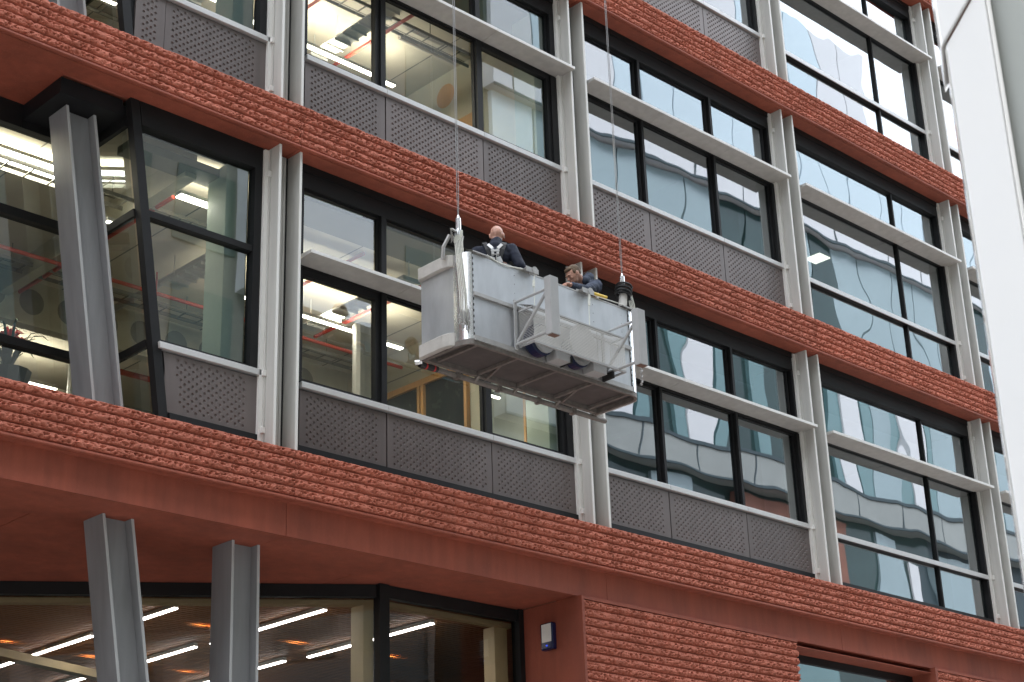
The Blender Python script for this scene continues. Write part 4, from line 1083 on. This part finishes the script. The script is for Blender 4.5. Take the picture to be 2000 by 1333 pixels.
# ---- worker 2: short brown hair, leaning along the rail to the left
w2 = Vector((3.60, -1.05, 8.62)); F2 = Vector((-.97, -.12, 0)).normalized(); R2 = frame(F2); r2 = R2 @ Vector((1, 0, 0))
def p2(x, y, z): return w2 + r2 * x + F2 * y + Vector((0, 0, z))
RH2 = frame(Vector((-.84, .26, -.66)), rad(-4))
hc2 = Vector((3.30, -1.12, 10.075))
b = Blob(); head(b, hc2, RH2, 1.0)
b.c(Vector((3.50, -1.08, 9.98)), hc2 + RH2 @ Vector((0, -.04, -.03)), .062, .056)
b.e(Vector((3.56, -1.06, 9.80)), (.16, .11, .20), R2).e(p2(0, 0, .92), (.15, .11, .14), R2)
s2L, e2L, h2L = Vector((3.56, -1.25, 9.96)), Vector((3.22, -1.385, 9.76)), Vector((2.92, -1.42, 9.73))
s2R, e2R, h2R = Vector((3.46, -.88, 9.95)), Vector((3.20, -.90, 9.72)), Vector((2.98, -1.06, 9.62))
for s_, e_, h_, sd_ in ((s2L, e2L, h2L, 1), (s2R, e2R, h2R, -1)):
    b.chain([s_, e_, h_], [.045, .038, .028]); hand(b, h_, (h_ - e_), Vector((0, 0, 1)), sd_, .7)
for sx in (-1, 1): b.chain([p2(.09 * sx, 0, .88), p2(.10 * sx, .06, .48), p2(.10 * sx, -.02, .08)], [.08, .055, .04]); b.chain([p2(.10 * sx, -.03, .05), p2(.11 * sx, .14, .035)], [.035, .03])
person2 = b.build('person', 'skin', None, voxel=.007, smooth=3)
tag(person2, 'young person with short brown hair in navy hooded top bending over the cradle rail', 'person')
j = Blob()
j.e(Vector((3.54, -1.06, 9.90)), (.175, .125, .14), R2).e(Vector((3.59, -1.06, 9.74)), (.165, .125, .18), R2).e(p2(0, 0, .98), (.16, .12, .11), R2)
j.chain([s2L, Vector((3.53, -1.06, 9.99)), s2R], [.078, .085, .078])
j.chain([s2L, e2L, h2L + (e2L - h2L) * .1], [.082, .062, .046]); j.chain([s2R, e2R, h2R + (e2R - h2R) * .1], [.08, .062, .046])
# hood bunched behind the neck
j.chain([Vector((3.45, -1.17, 10.02)), Vector((3.57, -1.13, 10.12)), Vector((3.60, -1.03, 10.12)), Vector((3.50, -.97, 10.07))], [.05, .066, .066, .05])
j.build('hooded_top', 'navy_light', person2, voxel=.011, smooth=3, disp=.024, dscale=.07)
t = Blob(); t.e(p2(0, 0, .90), (.165, .12, .11), R2)
for sx in (-1, 1): t.chain([p2(.09 * sx, 0, .86), p2(.10 * sx, .06, .48), p2(.10 * sx, -.02, .10)], [.095, .072, .06])
t.build('trousers', 'navy', person2, voxel=.014, smooth=4)
sh_ = Blob()
for sx in (-1, 1): sh_.chain([p2(.10 * sx, -.04, .05), p2(.11 * sx, .15, .035)], [.048, .04])
sh_.build('boots', 'boots', person2, voxel=.012, smooth=2)
h = Blob()
HP = lambda x, y, z: hc2 + RH2 @ Vector((x, y, z))
h.e(HP(0, -.028, .050), (.0785, .090, .076), RH2).e(HP(0, -.062, .010), (.066, .052, .060), RH2).e(HP(0, .030, .085), (.062, .052, .034), RH2)
for sx in (-1, 1): h.e(HP(.066 * sx, -.005, .035), (.014, .040, .036), RH2)
h.build('hair', 'hair', person2, voxel=.006, smooth=2, disp=.004, dscale=.012)
ey = MB(); br = MB()
for sx in (-1, 1):
    v, f = ell(HP(.031 * sx, .0835, .004), (.010, .006, .005), RH2, 8); ey.add(v, f)
    v, f = ell(HP(.033 * sx, .090, .026), (.020, .006, .005), RH2, 8); br.add(v, f)
ey.build('eyes', 'brow', person2, smooth=True); br.build('eyebrows', 'brow', person2, smooth=True)
st = MB(); v, f = ell(HP(0, .0965, -.056), (.015, .003, .0025), RH2, 8); st.add(v, f); st.build('mouth', 'skin_pink', person2)

# ================================================================== FOREGROUND white clad post
fp = empty('clad_post', (-4.585, -10.70, 0), 'tall glossy white clad post standing close at the right edge', 'post')
U = Vector((.50, -.866, 0)); Nn = Vector((.866, .50, 0))
def fpoly(s0, s1, t0, t1): return [tuple((U * s + Nn * t)[:2]) for s, t in ((s0, t0), (s1, t0), (s1, t1), (s0, t1))]
lo = MB(); zj = 5.54
def slab(s0, s1, t0, t1, z0, za, zb):
    # top (or bottom) cut on a diagonal from za at s0 to zb at s1
    vs = []
    for (s, t) in ((s0, t0), (s1, t0), (s1, t1), (s0, t1)): vs.append((*(U * s + Nn * t)[:2], z0 if not isinstance(z0, tuple) else (z0[0] if s == s0 else z0[1])))
    for (s, t) in ((s0, t0), (s1, t0), (s1, t1), (s0, t1)): vs.append((*(U * s + Nn * t)[:2], za if s == s0 else zb))
    lo.add(vs, [(3, 2, 1, 0), (4, 5, 6, 7), (0, 1, 5, 4), (1, 2, 6, 5), (2, 3, 7, 6), (3, 0, 4, 7)])
slab(0.0, .195, 0, .4, .1, zj, zj + .30); lo.build('lower_cladding', 'white_gloss', fp, bevel=.008)
lo = MB(); slab(-.02, .195, -.012, .4, (zj - .014, zj + .312), 12.0, 12.0); lo.build('upper_cladding', 'white_gloss', fp, bevel=.008)
lo = MB(); slab(.012, .19, .01, .39, .1, 12, 12); lo.build('core', 'pad_brown', fp)
lo = MB(); slab(.197, .215, -.006, .4, .1, 12, 12); lo.build('edge_trim', 'white_edge', fp, bevel=.003)
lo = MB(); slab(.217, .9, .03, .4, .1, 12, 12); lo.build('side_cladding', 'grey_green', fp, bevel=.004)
lo = MB(); slab(-.004, .0, -.003, .012, .1, zj - .02, zj - .02); lo.build('edge_strip', 'white_edge', fp)

# ================================================================== OPPOSITE SIDE OF THE STREET (seen in the windows)
OT = empty('opposite_tower', (40, -24, 0), 'pale glass tower across the street seen mirrored in the right windows', 'building')
ob = lambda mb, n, mm=None, **k: (lambda o: (setattr(o, 'location', (-40, 24, 0)), o)[1])(mb.build(n, mm, OT, **k))
YO = -24
m = MB().use('opp_dark').box(27, 52.8, -44, YO - .1, 0, 45.4).use('opp_joint').box(52.81, 140, -44, YO - .1, 0, 38.6)  # right wing lengthened past the mirrored part to block low sky light
ob(m, 'core')
m = MB()
rnd = random.Random(5)
m.use('opp_band').box(27, 140, YO - .1, YO + .5, 20.7, 22.0).use('opp_white').box(27, 140, YO - .1, YO + .45, 33.6, 35.0)
m.use('opp_band').box(27, 140, YO - .1, YO + .3, 16.2, 17.3).box(27, 140, YO - .1, YO + .3, 11.5, 12.4)
m.use('opp_joint')
for x in np.arange(27, 140, 3.4): m.box(x, x + .07, YO + .501, YO + .52, 20.7, 22.0); m.box(x + 1, x + 1.06, YO + .451, YO + .47, 33.6, 35)
m.box(27, 140, YO + .501, YO + .56, 21.9, 22.06).box(27, 140, YO + .501, YO + .56, 20.66, 20.76).box(27, 140, YO + .451, YO + .5, 34.9, 35.05).box(27, 140, YO + .451, YO + .5, 33.5, 33.62)
ob(m, 'floor_band')
m = MB()
x = 27.2
while x < 139:
    # window strips above the lower band
    ph = (x - 30.2) % 5
    m.use('opp_white').box(x, x + 1.5, YO - .1, YO + .16, 22.1, 27.4) if int(x) % 3 else None
    m.use('opp_teal').box(x + 1.72, x + 2.4, YO - .1, YO + .10, 22.1, 27.4).box(x + 4.3, x + 4.98, YO - .1, YO + .10, 22.1, 27.4)
    if x > 44: m.use('opp_mid').box(x + 2.42, x + 4.28, YO - .1, YO + .13, 22.1, 27.4)
    x += 5
x = 27.2
while x < 139:
    w = 1.9 + rnd.uniform(-.2, .4)
    top = 45.2 if x + w < 52.8 else 38.4
    m.use(rnd.choice(['opp_mid', 'opp_mid', 'opp_pale', 'opp_dark'])).box(x, min(x + w, 139.9), YO - .1, YO + .12, 27.6, 33.5)
    if top > 40:
        m.use(rnd.choice(['opp_pale', 'opp_pale', 'opp_white'])).box(x, x + w, YO - .1, YO + .12, 35.2, 39.4)
        m.use('opp_white' if int(x / 2.1) % 2 else 'opp_pale').box(x, x + w, YO - .1, YO + .14, 39.5, top)
    else: m.use('opp_pale').box(x, x + w, YO - .1, YO + .12, 35.2, top)
    x += w + .09
ob(m, 'cladding')
m = MB().use('brick').box(27, 33, YO - .1, YO + .05, 12.6, 16.0).box(40, 47, YO - .1, YO + .05, 17.4, 20.5).use('opp_mid').box(35, 37, YO - .1, YO + .05, 17.4, 20.5).box(49, 51, YO - .1, YO + .05, 17.5, 20.4).box(54, 57, YO - .1, YO + .05, 17.5, 20.4).use('opp_white').box(51.5, 52.6, YO - .1, YO + .05, 17.5, 19.6).use('opp_teal').box(34, 46, YO - .1, YO + .05, 12.6, 16)
ob(m, 'podium')
OB = empty('opposite_office', (0, -25, 0), 'stone office across the street, enlarged to block low sky light, mirrored in left windows', 'building')
m = MB().use('stone_grey').box(-130, 26.5, -45, -25.1, 0, 46)  # extra height and length added to block low sky light from the facade
o = m.build('wall', None, OB); o.location = (0, 25, 0)
m = MB().use('opp_dark')
for z in (4, 8, 12, 16, 20, 24, 28, 32, 36, 40):
    for x in np.arange(-100, 25, 3.1): m.box(x, x + 2.2, -25.15, -25.05, z, z + 2.6)
o = m.build('window', None, OB); o.location = (0, 25, 0); o['kind'] = 'stuff'
m = MB().use('opp_white').box(17, 22.5, -25.1, -24.6, 22.9, 27.3); o = m.build('rooftop_box', None, OB); o.location = (0, 25, 0)
# street trees
def tree(x, y, h, seed, label):
    e = empty('street_tree', (x, y, 0), label, 'tree', 'street trees mirrored in the lobby glass')
    r = random.Random(seed); t = MB()
    t.tube([(0, 0, 0), (.1, 0, h * .35), (0, .1, h * .7)], [.2, .15, .07], 10)
    tips = []
    for k in range(14):
        a = k * 2.4; z0 = h * (.3 + .035 * k); l = h * r.uniform(.18, .32)
        q = Vector((math.cos(a) * l, math.sin(a) * l, z0 + l * .8)); t.tube([(0.05, 0, z0), (q.x * .5, q.y * .5, z0 + l * .3), q], [.06, .04, .015], 6); tips.append(q); tips.append(q * .6 + Vector((0, 0, z0 * .4)))
    t.build('trunk', 'bark', e)
    c = MB()
    for q in tips:
        for k in range(150):
            v = Vector((r.gauss(0, 1), r.gauss(0, 1), r.gauss(0, .8))) * h * .065 + q
            s = r.uniform(.06, .13); a = Vector((r.gauss(0, 1), r.gauss(0, 1), r.gauss(0, 1))).normalized() * s; b_ = a.cross(Vector((r.gauss(0, 1), r.gauss(0, 1), r.gauss(0, 1)))).normalized() * s * .6
            c.add([v - a, v + b_, v + a, v - b_], [(0, 1, 2, 3)])
    c.build('crown', 'leaf', e, recalc=False)
tree(7.5, -20.6, 11.5, 3, 'leafy tree across the street mirrored at the lower left lobby glass')
tree(13.5, -21.0, 12.5, 8, 'second leafy tree mirrored between the two grey columns')
